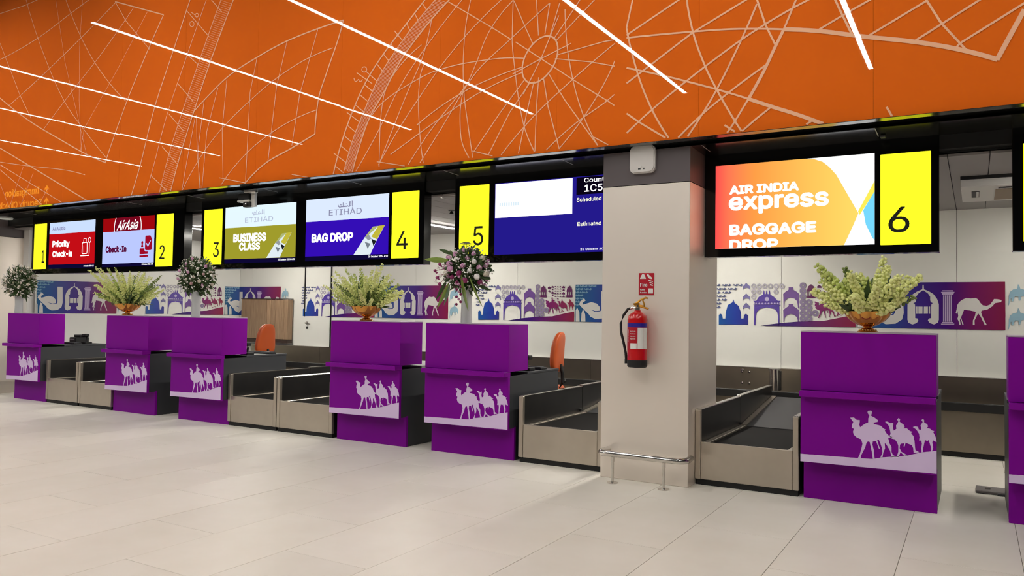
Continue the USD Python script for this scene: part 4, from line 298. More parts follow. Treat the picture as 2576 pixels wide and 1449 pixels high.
obj('lens', lathe([(0, -.03), (.1, -.025), (.13, 0), (0, 0)], 20), glow('oval_glow', (200, 196, 180), .5), L); obj('rim', lathe([(.13, -.012), (.145, -.006), (.145, 0), (.13, 0), (.13, -.012)], 20), M_deskgrey, L)
A = thing('ceiling_unit', 'white rectangular ceiling air unit seen beside the number 6 panel', 'air conditioner', (-.11, 8.38, ZR - .1))
obj('casing', bx(0, 1.3, 0, 1.08, .0, .1, .006), M_whited, A); obj('grille', bx(.28, 1.25, .22, .95, -.006, .002), mat('grille_tan', (150, 132, 112), .6), A); obj('slot', bx(.3, 1.25, .1, .16, -.005, .002), M_blackm, A); obj('louvre', bx(.085, .15, .3, .72, -.004, .002), M_blackm, A); obj('louvre', bx(.125, .145, .32, .7, -.006, .002), M_whited, A); obj('shadow_gap', bx(-.004, 1.304, -.02, 0, .07, .1), M_blackm, A)
P = thing('ceiling_speaker', 'round flush ceiling speaker above the gap between signs 4 and 5', 'speaker', (-5.24, 7.42, ZR))
obj('rim', lathe([(.09, 0), (.11, -.004), (.11, 0), (.09, 0)], 28), M_chrome, P); obj('cover', lathe([(0, -.003), (.09, -.003), (.09, 0), (0, 0)], 28), M_ceil, P)
P = thing('sprinkler', 'small dark sprinkler head under the ceiling beside sign 5', 'sprinkler', (-5.88, 8.37, ZR))
obj('plate', lathe([(0, -.012), (.04, -.01), (.045, 0), (0, 0)], 16), M_steeld, P); obj('head', lathe([(0, -.05), (.03, -.045), (.01, -.012), (0, -.012)], 12), M_blackm, P)

# hanging direction sign of the hall, seen only as a mirror image in the orange wall
S = thing('direction_sign', 'dark hanging direction sign with yellow lettering, mirrored in the orange wall at far left', 'sign', (-18.0, 2.5, 3.9))
obj('board', bx(-5.2, -1.2, -.06, 0, 0, .8), M_blackm, S)
M_dir = glow('direction_yellow', (255, 190, 60), 3.4)
def turned(m): v = m.vertices.copy(); v[:, 0] *= -1; v[:, 1] *= -1; m.vertices = v; return m
obj('lettering', turned(text('Immigration', 2.15, .43, .17, -.004, 1.6, True)), M_dir, S); obj('lettering', turned(text('Security Check', 2.02, .12, .17, -.004, 2.0, True)), M_dir, S)
for z in (.42, .11):
    obj('arrow', turned(flat(unary_union([sbox(1.82, z, 1.86, z + .17), shp([(1.74, z + .1), (1.84, z + .2), (1.94, z + .1), (1.91, z + .07), (1.84, z + .14), (1.77, z + .07)])]), -.004)), M_dir, S)
obj('hanger', cat(tube([(-4.8, -.03, .8), (-4.8, -.03, ZC - 3.9)], .012, 6), tube([(-1.6, -.03, .8), (-1.6, -.03, ZC - 3.9)], .012, 6)), M_steeld, S)
# ---------------------------------------------------------------- wall murals (flat print on the walls behind)
M_jai = ramp_uv('mural_gradient', [(0, (26, 92, 130)), (.18, (30, 80, 150)), (.42, (62, 44, 140)), (.62, (66, 10, 120)), (.8, (118, 20, 96)), (1, (132, 24, 70))])
M_ground = ramp_uv('mural_ground_gradient', [(0, (36, 26, 90)), (.35, (64, 10, 120)), (.7, (120, 24, 96)), (1, (150, 32, 70))])
M_print = mat('mural_white', (222, 220, 216), .3); M_printl = mat('mural_lilac', (196, 176, 214), .3)
M_blue = ramp_uv('mural_blue', [(0, (30, 90, 160)), (.5, (36, 62, 160)), (1, (52, 44, 130))]); M_gate = mat('mural_violet', (84, 62, 158), .3); M_gateln = mat('mural_pale_violet', (190, 180, 214), .3)
M_twin = mat('mural_mauve', (112, 76, 150), .3); M_grey = mat('mural_grey_violet', (140, 126, 158), .3); M_hex = mat('mural_pale_grey', (176, 172, 184), .3)
M_lan = mat('mural_plum', (98, 24, 90), .3); M_cam2 = ramp_uv('mural_camel_gradient', [(0, (122, 14, 110)), (1, (150, 40, 70))]); M_ele = mat('mural_pale_blue', (150, 186, 204), .3); M_teal = mat('mural_dash_blue', (120, 160, 186), .3); M_dashd = mat('mural_dash_dark', (84, 92, 130), .3); M_chh = mat('mural_slate_violet', (118, 112, 164), .3)
Z0M, Z1M = 1.383, 1.953
def dash(x, z, s=.04): return shp([(x - s, z), (x - s * .6, z + s * .45), (x - s * .2, z), (x + s * .3, z + s * .5), (x + s, z + s * .1), (x + s * .3, z - s * .35), (x - s * .3, z - s * .2)])
def mural(label, wall, shift, p0, p1, k=1.0, jai=True, arch=True):
    """One repeat of the printed frieze. p runs along the wall (0 = right end of the lettered panel); only p0..p1 is printed."""
    th = thing('mural', label, 'mural', group=None)
    clip = sbox(p0, 0, p1, 4)
    def put(name, poly, m, lift, grad=None):
        poly = poly.intersection(clip)
        if poly.is_empty or poly.area < 1e-5: return
        ms = flat(poly, 0, .0012); v = ms.vertices.copy(); p = v[:, 0].copy()
        uv = np.stack([(p - grad[0]) / (grad[1] - grad[0]), v[:, 2]], 1) if grad else None
        v[:, 1] += YB - .0095 - lift
        v[:, 0] = p * k + shift; ms.vertices = v
        obj(name, to_side(ms) if wall == 'side' else ms, m, th, uv=uv)
    if jai:
        put('gradient_panel', sbox(-1.61, Z0M, 0, Z1M), M_jai, 0, (-1.61, 0))
        A = ART
        put('letter_a', unary_union([shp(a) for a in A['A']]), M_print, .002); put('letter_a_window', unary_union([shp(a) for a in A['WIN']]), M_print, .002)
        put('letter_i_column', unary_union([shp(a) for a in A['COL']]), M_printl, .002); put('camel', shp(A['CAMEL']), M_print, .002)
        put('letter_j_elephant', shp(A['J']), M_print, .002)
        for f in A['FIG']: put('standing_figure', shp(f), M_print, .002)
        put('bird_dashes', unary_union([dash(x, z) for x, z in A['DASHJ']]), M_teal, .002)
    if arch:
        A = ART
        for e in A['ELE']: put('elephant', shp(e), M_ele, 0)
        put('dome', shp(A['DOME']), M_blue, 0, (.6, 1.08)); put('bird_dashes', unary_union([dash(x, z) for x, z in A['DASH']]), M_dashd, 0)
        for c in A['CHH']: put('kiosk_dome', shp(c), M_chh, 0)
        put('hexagon_dots', unary_union([Point(*c).buffer(.036, quad_segs=2).difference(Point(*c).buffer(.014)) for c in A['HEX']]), M_hex, 0)
        put('round_dots', unary_union([Point(*c).buffer(.041).difference(Point(*c).buffer(.012)) for c in A['CIR']]), M_grey, 0)
        put('gate', unary_union([shp(g) for g in A['GATE']]), M_gate, 0); put('gate_tracery', unary_union([Point(*g).buffer(.012 if i < 8 else .03, quad_segs=2) for i, g in enumerate(A['GDOT'])]), M_gateln, .002)
        for c in A['TWIN']: put('arch', shp(c), M_twin, 0)
        for h in (A['LAN'][:5], A['LAN'][5:]): put('lantern', unary_union([shp(c).buffer(.003) for c in h]), M_lan, 0)
        put('small_lanterns', unary_union([shp(c) for c in A['SM']]), M_lan, 0)
        put('sloping_ground', shp(A['GROUND']), M_ground, 0, (1.18, 2.39))
        (xa, za), (xb, zb) = A['CAMBOX']
        for c in CAMELS:
            put('camel_rider', shp([(xa + (u - .366) / (1.0 - .366) * (xb - xa), za + (z - .335) / (.80 - .335) * (zb - za)) for u, z in c]), M_cam2, .001, (xa, xb))
mural('printed frieze on the slanting side wall behind counters 1 and 2', 'side', -2.28, -1.56, 2.39, .82)
mural('short end of printed frieze turning into the corner beside the wood panels', 'side', 1.02, -1.61, -1.25, .82, arch=False)
mural('printed frieze partly hidden by the wood panels behind counter 3', 'back', -11.69, -1.17, 2.37)
mural('printed frieze on the white wall behind counters 4 and 5', 'back', -7.69, -1.61, 2.37)
mural('printed frieze of domes and camels between the pillar and counter 6', 'back', -3.69, -1.61, 2.37)
mural('printed frieze with large camel ending right of counter 6', 'back', .306, -1.61, 2.37)

# ---------------------------------------------------------------- baggage belts
def conveyor(label, x0, w):
    t = thing('baggage_conveyor', label, 'conveyor', (x0, 6.9, 0)); g = .05
    obj('front_plate', bx(g + .002, w - g - .002, .006, .03, .05, .38, .004), M_steel, t)
    for a in (0, w - g): obj('post', bx(a, a + g, 0, .045, .05, .66, .005), M_steel, t)
    for a in (0, w - g):
        s = obj('side_guard', bx(a + .004, a + g - .004, .045, 1.395, .05, .655), M_steeld, t); obj('cap', bx(a, a + g, .03, 1.395, .655, .668, .004), M_chrome, s)
        s = obj('side_guard', bx(a + .004, a + g - .004, 1.41, 2.86, .3, .665), M_steeld, t); obj('cap', bx(a, a + g, 1.41, 2.86, .665, .678, .004), M_chrome, s)
    obj('belt', bx(g + .06, w - g - .06, .03, 1.38, .3, .362, .01), M_rub, t)
    v = sidepoly([(1.4, .3), (2.84, .48), (2.84, .545), (1.4, .365)], g + .06, w - 2 * g - .12)
    obj('belt', v, mat('belt_rubber_grey', (52, 52, 54), .5), t)
    for a in (g, w - g - .055):
        obj('guide_strip', bx(a, a + .055, .03, 1.38, .33, .372, .004), M_steel, t); obj('guide_strip', sidepoly([(1.4, .33), (2.84, .51), (2.84, .555), (1.4, .375)], a, .055), M_steel, t)
    obj('sensor', cat(bx(g, g + .03, 1.3, 1.345, .385, .41, .004)), M_blackm, t)
    obj('toe_kick', bx(.01, w - .01, .02, 2.8, 0, .05), M_blackm, t)
conveyor('steel baggage belt right of the first counter', -12.53, .85)
conveyor('steel baggage belt left of the second counter', -11.66, .83)
conveyor('steel baggage belt right of the third counter', -8.322, .88)
conveyor('steel baggage belt left of the fourth counter', -7.43, .92)
conveyor('steel baggage belt right of the fifth counter, beside the pillar', -3.98, .92)
conveyor('steel baggage belt left of the sixth counter, with a pillar on its left', -2.158, .885)
t = thing('collector_conveyor', 'long dark steel collecting belt running along the rear wall', 'conveyor', (0, 0, 0))
for a in np.arange(-12.4, 4.3, 1.85): obj('front_panel', bx(a + .002, min(a + 1.848, 4.38), 9.89, 9.91, .06, .5), M_steelm, t); obj('splash_panel', bx(a + .002, min(a + 1.848, 4.38), YB - .075, YB - .06, .49, .81), M_steelm, t)
obj('side_rail', bx(-12.4, 4.38, 9.865, 9.93, .5, .594, .006), M_blackm, t); obj('belt', bx(-12.4, 4.38, 9.93, YB - .08, .42, .49), M_rub, t); obj('base', bx(-12.4, 4.38, 9.92, YB - .1, 0, .42), M_blackm, t); obj('splash_cap', bx(-12.4, 4.38, YB - .08, YB - .004, .81, .818, .002), M_chrome, t)
obj('bed_strip', bx(-12.4, 4.38, YB - .12, YB - .08, .475, .5), M_steel, t)
for x, z in ((-2.73, .775), (-2.735, .75), (-2.64, .75), (-2.735, .6), (-2.64, .6)): obj('bolt', lathe([(0, 0), (.016, 0), (.016, .008), (0, .012)], 10).apply_transform(trimesh.transformations.rotation_matrix(math.pi / 2, (1, 0, 0))).apply_translation((x, YB - .075, z)), M_chrome, t)
t = thing('bag_roller', 'upright steel roller at the end of the sixth baggage belt', 'roller', (-2.13, 10.0, .6))
obj('drum', lathe([(0, 0), (.062, 0), (.062, .25), (0, .25)], 24), M_chrome, t, smooth=40); obj('cap', lathe([(0, .25), (.075, .25), (.075, .262), (0, .265)], 24), M_chrome, t); obj('bracket', bx(.05, .075, -.03, .03, 0, .24, .004), M_steeld, t)

# ---------------------------------------------------------------- wood panelled hatch in the corner
t = thing('wood_hatch', 'wood-grain panelled hatch in the rear corner behind counter 3', 'hatch', (-12.62, YB - .16, .83))
rng = random.Random(3)
obj('left_board', bx(0, .72, 0, .12, .1, .87, .004), M_wood1, t)
for i in range(5): obj('board', bx(.724 + i * .116, .724 + i * .116 + .112, rng.uniform(0, .012), .12, .1, .868 - rng.uniform(0, .01), .003), M_wood1, t)
obj('bottom_rail', bx(0, 1.304, .004, .12, .03, .097), mat('wood_dark', (58, 40, 32), .5), t); obj('top_edge', bx(-.006, 1.31, -.006, .13, .872, .882), mat('wood_dark', (58, 40, 32), .5), t)

# ---------------------------------------------------------------- check-in counters
def counter(n, label, x0, w):
    t = thing('check_in_counter', label, 'counter', (x0, YK, 0))
    obj('upper_cabinet', bx(0, w, 0, .40, .905, 1.378, .003), M_purple, t); obj('top', bx(0, w, 0, .40, 1.3785, 1.388, .002), mat('counter_top_lilac_grey', (176, 158, 178), .3), t)
    obj('front_panel', bx(0, w, 0, .038, .318, .853, .002), M_purple, t); obj('ledge', bx(.002, w - .002, -.08, .05, .855, .903, .003), M_purple, t)
    obj('plinth', bx(.002, w - .002, .134, .17, 0, .34, .002), M_purple, t)
    for a in (.004, w - .034): obj('side_panel', sidepoly([(.04, .33), (.04, .86), (1.10, .86), (1.10, 0), (.172, 0), (.172, .33)], a, .03), M_char, t)
    obj('desk_top', bx(.002, w - .002, .402, 1.12, .861, .886, .003), M_deskgrey if n in (2, 4) else M_char, t); obj('modesty_panel', bx(.04, w - .04, .5, .52, .1, .855), M_char, t)
    for c in CAMELS: obj('camel_print', flat(shp([(u * w, z) for u, z in c]), -.0018, .0012), M_lilac, t)
    obj('dune_print', flat(shp([(min(max(u, 0), 1) * w, max(z, .319)) for u, z in DUNE]), -.0018, .0012), M_lilac, t)
    return t
KX = {1: (-13.49, .92), 2: (-10.815, .965), 3: (-9.34, 1.01), 4: (-6.455, 1.025), 5: (-5.085, 1.04), 6: (-1.24, .985), 7: (.208, 1.0)}
KL = {1: 'purple counter at far left, under the number 1 panel', 2: 'purple counter with a gold flower bowl, second from left', 3: 'purple counter with a tall vase, under the number 3 panel', 4: 'purple counter with a gold flower bowl, left of the fifth counter', 5: 'purple counter with a tall vase, nearest left of the pillar', 6: 'large purple counter right of the pillar, under the number 6 panel', 7: 'purple counter cut off by the right edge of the photo'}
for n, (x, w) in KX.items(): counter(n, KL[n], x, w)

# things on the desks
def keyboard(label, x, y):
    t = thing('keyboard', label, 'keyboard', (x, y, .8865)); obj('case', bx(-.21, .21, -.07, .07, 0, .022, .005), M_blackm, t)
    for r in range(4): obj('key_row', bx(-.195, .195, -.058 + r * .03, -.034 + r * .03, .022, .029), M_char, t)
keyboard('black keyboard on the first desk', -12.83, 7.45); keyboard('black keyboard on the third desk', -8.6, 7.7); keyboard('black keyboard on the fifth desk', -4.29, 7.62)
def scanner(label, x, y, s=1.0):
    t = thing('document_scanner', label, 'scanner', (x, y, .8865))
    obj('base', bx(-.07 * s, .07 * s, -.06, .06, 0, .035, .006), M_blackm, t); obj('neck', tube([(0, 0, .03), (0, .01, .09), (.015, -.01, .13)], .014, 8), M_blackm, t); obj('head', bx(-.03, .06, -.06, .02, .12, .165, .008), M_blackm, t); obj('lamp', ico((.03, -.06, .142), .008), M_chrome, t)
scanner('black document scanner on the first desk, by the keyboard', -12.68, 7.62); scanner('black document scanner on the fifth desk beside the purple cabinet', -4.15, 7.36); scanner('black document scanner on the third desk beside the purple cabinet', -8.44, 7.3)
def printer(label, x, y):
    t = thing('tag_printer', label, 'printer', (x, y, .8865)); obj('body', bx(-.09, .09, -.12, .12, 0, .1, .01), M_blackm, t); obj('lid', bx(-.085, .085, -.05, .115, .1, .14, .01), M_blackm, t); obj('slot', bx(-.06, .06, -.124, -.119, .06, .07), M_deskgrey, t)
printer('small black tag printer on the second desk', -10.6, 7.6); printer('small black tag printer on the fourth desk', -6.3, 7.45); printer('small black tag printer on the first desk', -13.1, 7.75)

# ---------------------------------------------------------------- chairs
def chair(label, x, y, rz):
    t = thing('desk_chair', label, 'chair', (x, y, 0), rz)            # faces -x
    b = ico((0, 0, 0), (.055, .225, .25), 4); v = b.vertices
    s = np.sign(v) * np.abs(v / (.055, .225, .25)) ** .62 * (.05, .21, .235); s[:, 1] *= 1 - .18 * (s[:, 2] / .235); s[:, 0] += .05 * (s[:, 2] / .235) ** 2 * .4 + .02 * (s[:, 2] / .235); b.vertices = s + (0.16, 0, 1.045)
    obj('backrest', b, M_chair, t, smooth=True)
    obj('back_stem', tube([(.2, 0, .9), (.225, 0, .8), (.225, 0, .68), (.17, 0, .585), (.05, 0, .56)], .022, 10), M_blackm, t); obj('stem_knob', ico((.24, .03, .7), .022, 2), M_blackm, t)
    sp = bx(-.26, .2, -.24, .24, .56, .64, .03); obj('seat', sp, M_chair, t); obj('gas_column', lathe([(0, .1), (.03, .1), (.03, .35), (.02, .35), (.02, .56), (0, .56)], 14), M_blackm, t)
    for k in range(5):
        a = k * 1.2566 + .3; L = obj('base_leg', tube([(.02 * math.cos(a), .02 * math.sin(a), .12), (.3 * math.cos(a), .3 * math.sin(a), .075)], [.03, .018], 8), M_blackm, t)
        obj('castor', cat(lathe([(0, -.012), (.03, -.012), (.03, .012), (0, .012)], 12).apply_transform(trimesh.transformations.rotation_matrix(math.pi / 2, (1, 0, 0))).apply_translation((.3 * math.cos(a), .3 * math.sin(a), .03)), tube([(.3 * math.cos(a), .3 * math.sin(a), .03), (.3 * math.cos(a), .3 * math.sin(a), .08)], .012, 6)), M_blackm, L)
chair('orange leather desk chair behind the third counter', -9.45, 8.35, 12); chair('orange leather desk chair behind the fifth counter, left of the pillar', -4.44, 8.3, 12)

# ---------------------------------------------------------------- lit signs over the counters
SY = YS                      # front of the boxes
def signbox(label, x0, x1, z0=2.04):
    t = thing('sign_box', label, 'sign'); obj('housing', bx(x0, x1, SY, SY + .136, z0, 3.0, .003), M_black, t); return t
def lit(t, name, poly, m, lift=.0, **k): return obj(name, flat(poly, SY - .003 - lift, .0022), m, t, **k)
def txt(p, s, x, z, h, w, m, bold=True, shear=0.0, lift=.003, name='lettering', fat=0.0):
    mk = lambda: text(s, x, z, h, SY - .003 - lift, w, bold, shear)
    return obj(name, heavy(mk, fat) if fat else mk(), m, p)
def number(t, s, x0, x1, z0, z1, nx=None, nw=None, nz=2.213, nh=.205):
    y = lit(t, 'number_panel', rrect(x0, x1, z0, z1, .006), M_yellow)
    if s: txt(y, s, nx, nz, nh, nw, M_num, bold=False, name='numeral')
G = lambda n, c, k=1.0: glow(n, c, k * SCREEN)
def date(p, x, z, w): txt(p, '25 October 2024 4:22', x, z, .022, w, M_wtext, lift=.003, name='date_lettering')
# counters 1 and 2
t = signbox('black sign box with lit panels 1 and 2 and two red and white screens', -13.55, -9.635, 2.032)
number(t, '1', -13.485, -13.115, 2.11, 2.861, -13.235, .075)
s = lit(t, 'screen', sbox(-13.03, 2.112, -11.765, 2.86), G('screen_dark_blue', (14, 8, 52)))
lit(s, 'white_band', sbox(-13.03, 2.674, -11.765, 2.86), G('screen_pale_blue', (205, 225, 255)), .001); lit(s, 'red_field', sbox(-13.03, 2.176, -11.765, 2.674), G('screen_red', (196, 14, 22)), .001)
txt(s, 'AirArabia', -12.94, 2.735, .052, .36, G('screen_grey_text', (120, 110, 160)), bold=False); txt(s, 'Priority', -12.93, 2.468, .09, .48, M_wtext, fat=.005); txt(s, 'Check-in', -12.92, 2.304, .088, .55, M_wtext, fat=.005); date(s, -12.045, 2.13, .27)
def outline(p, w): return p.buffer(w / 2).difference(p.buffer(-w / 2))
ic = unary_union([outline(rrect(-12.095, -11.965, 2.335, 2.51, .02), .014), outline(rrect(-12.06, -11.995, 2.51, 2.575, .015), .014), outline(Point(-11.905, 2.545).buffer(.038), .014), LineString([(-11.905, 2.505), (-11.905, 2.303), (-12.13, 2.303)]).buffer(.007), LineString([(-12.05, 2.36), (-12.05, 2.46)]).buffer(.006)])
lit(s, 'luggage_icon', ic, M_wtext, .003)
s = lit(t, 'screen', sbox(-11.56, 2.112, -10.3, 2.855), G('screen_dark_blue', (14, 8, 52)))
lit(s, 'red_band', sbox(-11.56, 2.65, -10.3, 2.855), G('screen_red_dark', (160, 8, 14)), .001); lit(s, 'pale_field', sbox(-11.56, 2.161, -10.3, 2.65), G('screen_lavender', (188, 202, 255)), .001)
lit(s, 'logo_disc', Point(-10.94, 2.7).buffer(.34).intersection(sbox(-11.5, 2.65, -10.35, 2.855)), G('screen_maroon', (120, 8, 30)), .002)
lit(s, 'logo_ring', outline(Point(-10.94, 2.7).buffer(.33), .016).intersection(sbox(-11.5, 2.65, -10.35, 2.855)), M_wtext, .003)
txt(s, 'AirAsia', -11.21, 2.672, .135, .5, M_wtext, shear=.42, lift=.004); txt(s, 'Check-In', -11.47, 2.34, .082, .51, G('screen_plum_text', (90, 14, 60)), fat=.005); date(s, -10.575, 2.128, .27)
ic = unary_union([rrect(-10.505, -10.35, 2.345, 2.56, .025), rrect(-10.63, -10.44, 2.29, 2.375, .012).difference(rrect(-10.52, -10.33, 2.325, 2.58, .03)), sbox(-10.63, 2.248, -10.43, 2.272), Point(-10.575, 2.46).buffer(.022), shp([(-10.6, 2.395), (-10.55, 2.395), (-10.562, 2.44), (-10.588, 2.44)])]).difference(unary_union([LineString([(-10.47, 2.44), (-10.44, 2.405), (-10.385, 2.48)]).buffer(.011), shp([(-10.395, 2.565), (-10.345, 2.565), (-10.345, 2.5)])]))
lit(s, 'boarding_icon', ic, G('screen_crimson', (160, 10, 40)), .003)
number(t, '2', -10.255, -9.872, 2.098, 2.858, -10.165, .112, 2.205, .2)
# counters 3 and 4
t = signbox('black sign box with lit panels 3 and 4, an olive screen and a violet screen', -9.265, -5.41, 2.043)
number(t, '3', -9.205, -8.832, 2.102, 2.866, -9.0, .114, 2.21, .2)
def tail(p, x, z, w, h):
    P = lambda *q: shp([(x + a * w, z + b * h) for a, b in q])
    lit(p, 'tail_fin', P((0, 0), (.37, .62), (.62, .97), (1, 1), (.72, .42), (.55, 0)), G('tail_white', (226, 238, 244)), .003)
    lit(p, 'tail_facet', P((.37, .62), (.62, .97), (.8, .985), (.5, .7)), G('tail_olive_grey', (176, 184, 120)), .004); lit(p, 'tail_facet', P((.8, .985), (1, 1), (.76, .52), (.58, .62)), G('tail_gold', (196, 186, 60)), .004)
    lit(p, 'tail_facet', P((.58, .55), (.74, .46), (.65, .3)), G('tail_dark', (26, 30, 34)), .004); lit(p, 'tail_facet', P((.37, .45), (.55, .38), (.47, .2)), G('tail_grey', (120, 130, 140)), .004); lit(p, 'tail_facet', P((.37, .62), (.5, .7), (.58, .55), (.48, .5)), G('tail_mid', (150, 156, 160)), .004)
def arabic(p, x, z, w, m):
    q = lambda *a: LineString([(x + u * w, z + v * w) for u, v in a]).buffer(w * .022)
    lit(p, 'arabic_lettering', unary_union([q((.98, 0), (.96, .26)), q((.88, .02), (.86, .24)), q((.8, 0), (.8, .24)), q((.86, .02), (.7, .0), (.62, .06), (.6, .0), (.5, .0), (.48, .08)), q((.48, .0), (.36, .0), (.34, .2)), q((.34, .0), (.2, .0), (.1, -.02), (.02, .04), (.0, .1)), q((.22, .02), (.26, .12), (.16, .14), (.12, .06)), Point(x + .55 * w, z + .14 * w).buffer(.02 * w), Point(x + .6 * w, z + .14 * w).buffer(.02 * w), Point(x + .98 * w, z - .06 * w).buffer(.02 * w)]), m, .003)
M_ref = G('screen_grey_violet', (140, 140, 170)); M_ret = G('screen_faint_violet', (186, 194, 216))
s = lit(t, 'screen', sbox(-8.77, 2.115, -7.435, 2.875), G('screen_dark_blue', (14, 8, 52)))
lit(s, 'white_band', sbox(-8.77, 2.593, -7.435, 2.875), G('screen_ice', (226, 244, 255), 1.05), .001)
lit(s, 'olive_field', sbox(-8.77, 2.17, -7.435, 2.593), ramp_uv('screen_olive', [(0, (160, 156, 44)), (.6, (182, 180, 56)), (1, (226, 226, 80))], emit=SCREEN), .001, uv=None)
txt(s, 'ETIHAD', -8.38, 2.653, .064, .53, M_ret, bold=False); arabic(s, -8.24, 2.755, .23, M_ret)
txt(s, 'BUSINESS', -8.595, 2.403, .098, .62, M_wtext, fat=.006); txt(s, 'CLASS', -8.477, 2.289, .09, .39, M_wtext, fat=.006); tail(s, -7.958, 2.172, .45, .318); date(s, -7.745, 2.135, .305)
s = lit(t, 'screen', sbox(-7.262, 2.113, -5.925, 2.888), G('screen_dark_blue', (14, 8, 52)))
lit(s, 'white_band', sbox(-7.262, 2.607, -5.925, 2.888), G('screen_ice2', (222, 236, 255), 1.0), .001); lit(s, 'violet_field', sbox(-7.262, 2.172, -5.925, 2.607), G('screen_violet', (52, 14, 182)), .001)
txt(s, 'ETIHAD', -6.872, 2.67, .07, .53, M_ref, bold=False); arabic(s, -6.722, 2.768, .235, M_ref); txt(s, 'BAG DROP', -7.15, 2.353, .092, .675, M_wtext, fat=.006); tail(s, -6.46, 2.172, .48, .342); date(s, -6.225, 2.137, .3)
number(t, '4', -5.878, -5.482, 2.117, 2.893, -5.8, .163, 2.224, .208)
# counter 5
t = signbox('black sign box with lit panel 5 and a dark blue screen running behind the pillar', -4.985, -2.2, 2.042)
number(t, '5', -4.922, -4.534, 2.126, 2.897, -4.728, .126, 2.237, .205)
s = lit(t, 'screen', sbox(-4.46, 2.124, -2.6, 2.895), G('screen_navy', (36, 26, 140)))
lit(s, 'white_block', sbox(-4.455, 2.52, -3.53, 2.888), G('screen_white', (255, 255, 255), 1.05), .001); lit(s, 'black_block', sbox(-3.485, 2.71, -2.62, 2.886), G('screen_near_black', (10, 4, 22)), .001)
txt(s, 'Counter', -3.4, 2.832, .042, .3, M_wtext); txt(s, '1C5', -3.395, 2.737, .068, .2, M_wtext); M_cream = G('screen_cream', (255, 255, 225)); txt(s, 'Scheduled Time', -3.48, 2.64, .038, .42, M_cream); txt(s, 'Estimated Time', -3.47, 2.392, .038, .42, M_cream); txt(s, '25 October 2024', -3.433, 2.145, .02, .3, M_wtext)
lit(s, 'faint_logo', unary_union([shp([(-4.40 + i * .028, 2.645), (-4.385 + i * .028, 2.645), (-4.385 + i * .028, 2.68), (-4.40 + i * .028, 2.68)]) for i in range(9)]), G('screen_faint_blue', (222, 240, 250)), .002)
# counter 6
t = signbox('black sign box with lit panel 6 and a bright orange screen', -2.156, -.246, 2.043)
s = lit(t, 'screen', sbox(-2.06, 2.118, -.72, 2.885), G('screen_white', (255, 255, 255), 1.05))
of = shp([(-2.06, 2.118), (-2.06, 2.885), (-1.28, 2.885), (-1.2, 2.875), (-1.13, 2.845), (-1.08, 2.8), (-1.02, 2.725), (-.94, 2.57), (-.845, 2.385), (-.885, 2.285), (-.958, 2.118)])
ms = flat(of, SY - .006, .0022); M_og = ramp_uv('screen_orange', [(0, (255, 80, 80)), (.1, (255, 122, 84)), (.3, (255, 160, 72)), (.7, (255, 200, 92)), (1, (255, 222, 104))], emit=SCREEN)
obj('orange_field', ms, M_og, s, uv=np.stack([(ms.vertices[:, 0] + 2.06) / 1.2, ms.vertices[:, 2]], 1))
lit(s, 'yellow_band', shp([(-.847, 2.4), (-.72, 2.65), (-.72, 2.56), (-.835, 2.37)]), G('screen_yellow', (255, 240, 90)), .003)
lit(s, 'blue_shape', shp([(-.72, 2.565), (-.807, 2.407), (-.787, 2.286), (-.738, 2.176), (-.72, 2.153)]), G('screen_sky', (120, 218, 255)), .003)
M_w2 = glow('white_lit_soft', (255, 250, 246), 1.15 * SCREEN)
txt(s, 'AIR INDIA', -1.928, 2.618, .068, .6, M_w2, fat=.005); txt(s, 'express', -1.933, 2.474, .142, .85, M_w2, fat=.005); txt(s, 'BAGGAGE', -1.926, 2.243, .085, .74, M_w2, fat=.006)
d = heavy(lambda: text('DROP', -1.926, 2.105, .085, SY - .006, .425, True), .006); d = trimesh.intersections.slice_mesh_plane(d, (0, 0, 1), (0, 0, 2.119)); obj('lettering', d, M_w2, s)
number(t, '6', -.677, -.303, 2.109, 2.867, -.615, .157, 2.214, .207)
t = signbox('black sign box cut off by the right edge, its yellow panel just showing', .252, 4.3, 2.035)
number(t, '', .322, .7, 2.105, 2.864)
# ---------------------------------------------------------------- things on and by the pillar
PX = YP - .003
t = thing('fire_extinguisher', 'red fire extinguisher with a black hose hung on the pillar', 'fire extinguisher', (-2.592, YP - .125, 1.035))
r = .089
obj('cylinder', lathe([(0, .06), (r, .06), (r, .42), (.082, .455), (.06, .48), (.032, .495), (.03, .505), (0, .505)], 36), M_red, t, smooth=35)
obj('base', lathe([(0, 0), (.08, 0), (.088, .01), (.09, .065), (0, .066)], 36), M_blackm, t, smooth=35)
def wrap(a0, a1, z0, z1, rr=.0897):
    n = max(3, int(abs(a1 - a0) / 8)); a = np.radians(np.linspace(a0, a1, n)); v = [(rr * math.sin(q), -rr * math.cos(q), z) for z in (z0, z1) for q in a]
    f = []
    for i in range(n - 1): f += [[i, i + 1, n + i + 1], [i, n + i + 1, n + i]]
    return trimesh.Trimesh(v, f, process=False)
def wtext(s, a0, z, h, w, rr=.0903, vertical=False):
    m = meshkit.text_mesh(s, h, .0006, True); v = m.vertices.copy(); v[:, 0] -= v[:, 0].min(); v[:, 0] *= w / v[:, 0].max()
    if vertical: x, y = -v[:, 1], v[:, 0]
    else: x, y = v[:, 0], v[:, 1]
    q = math.radians(a0) + x / rr; R_ = rr + v[:, 2]
    m.vertices = np.stack([R_ * np.sin(q), -R_ * np.cos(q), z + y], 1); return m
lb = obj('label', wrap(-88, 92, .165, .39), mat('label_red', (176, 14, 34), .35), t)
obj('blue_band', wrap(-88, 92, .355, .392, .0899), mat('label_blue', (42, 28, 140), .35), lb); obj('white_sheet', wrap(22, 92, .165, .352, .09), M_whited, lb); obj('white_square', wrap(-24, 18, .165, .215, .09), M_whited, lb)
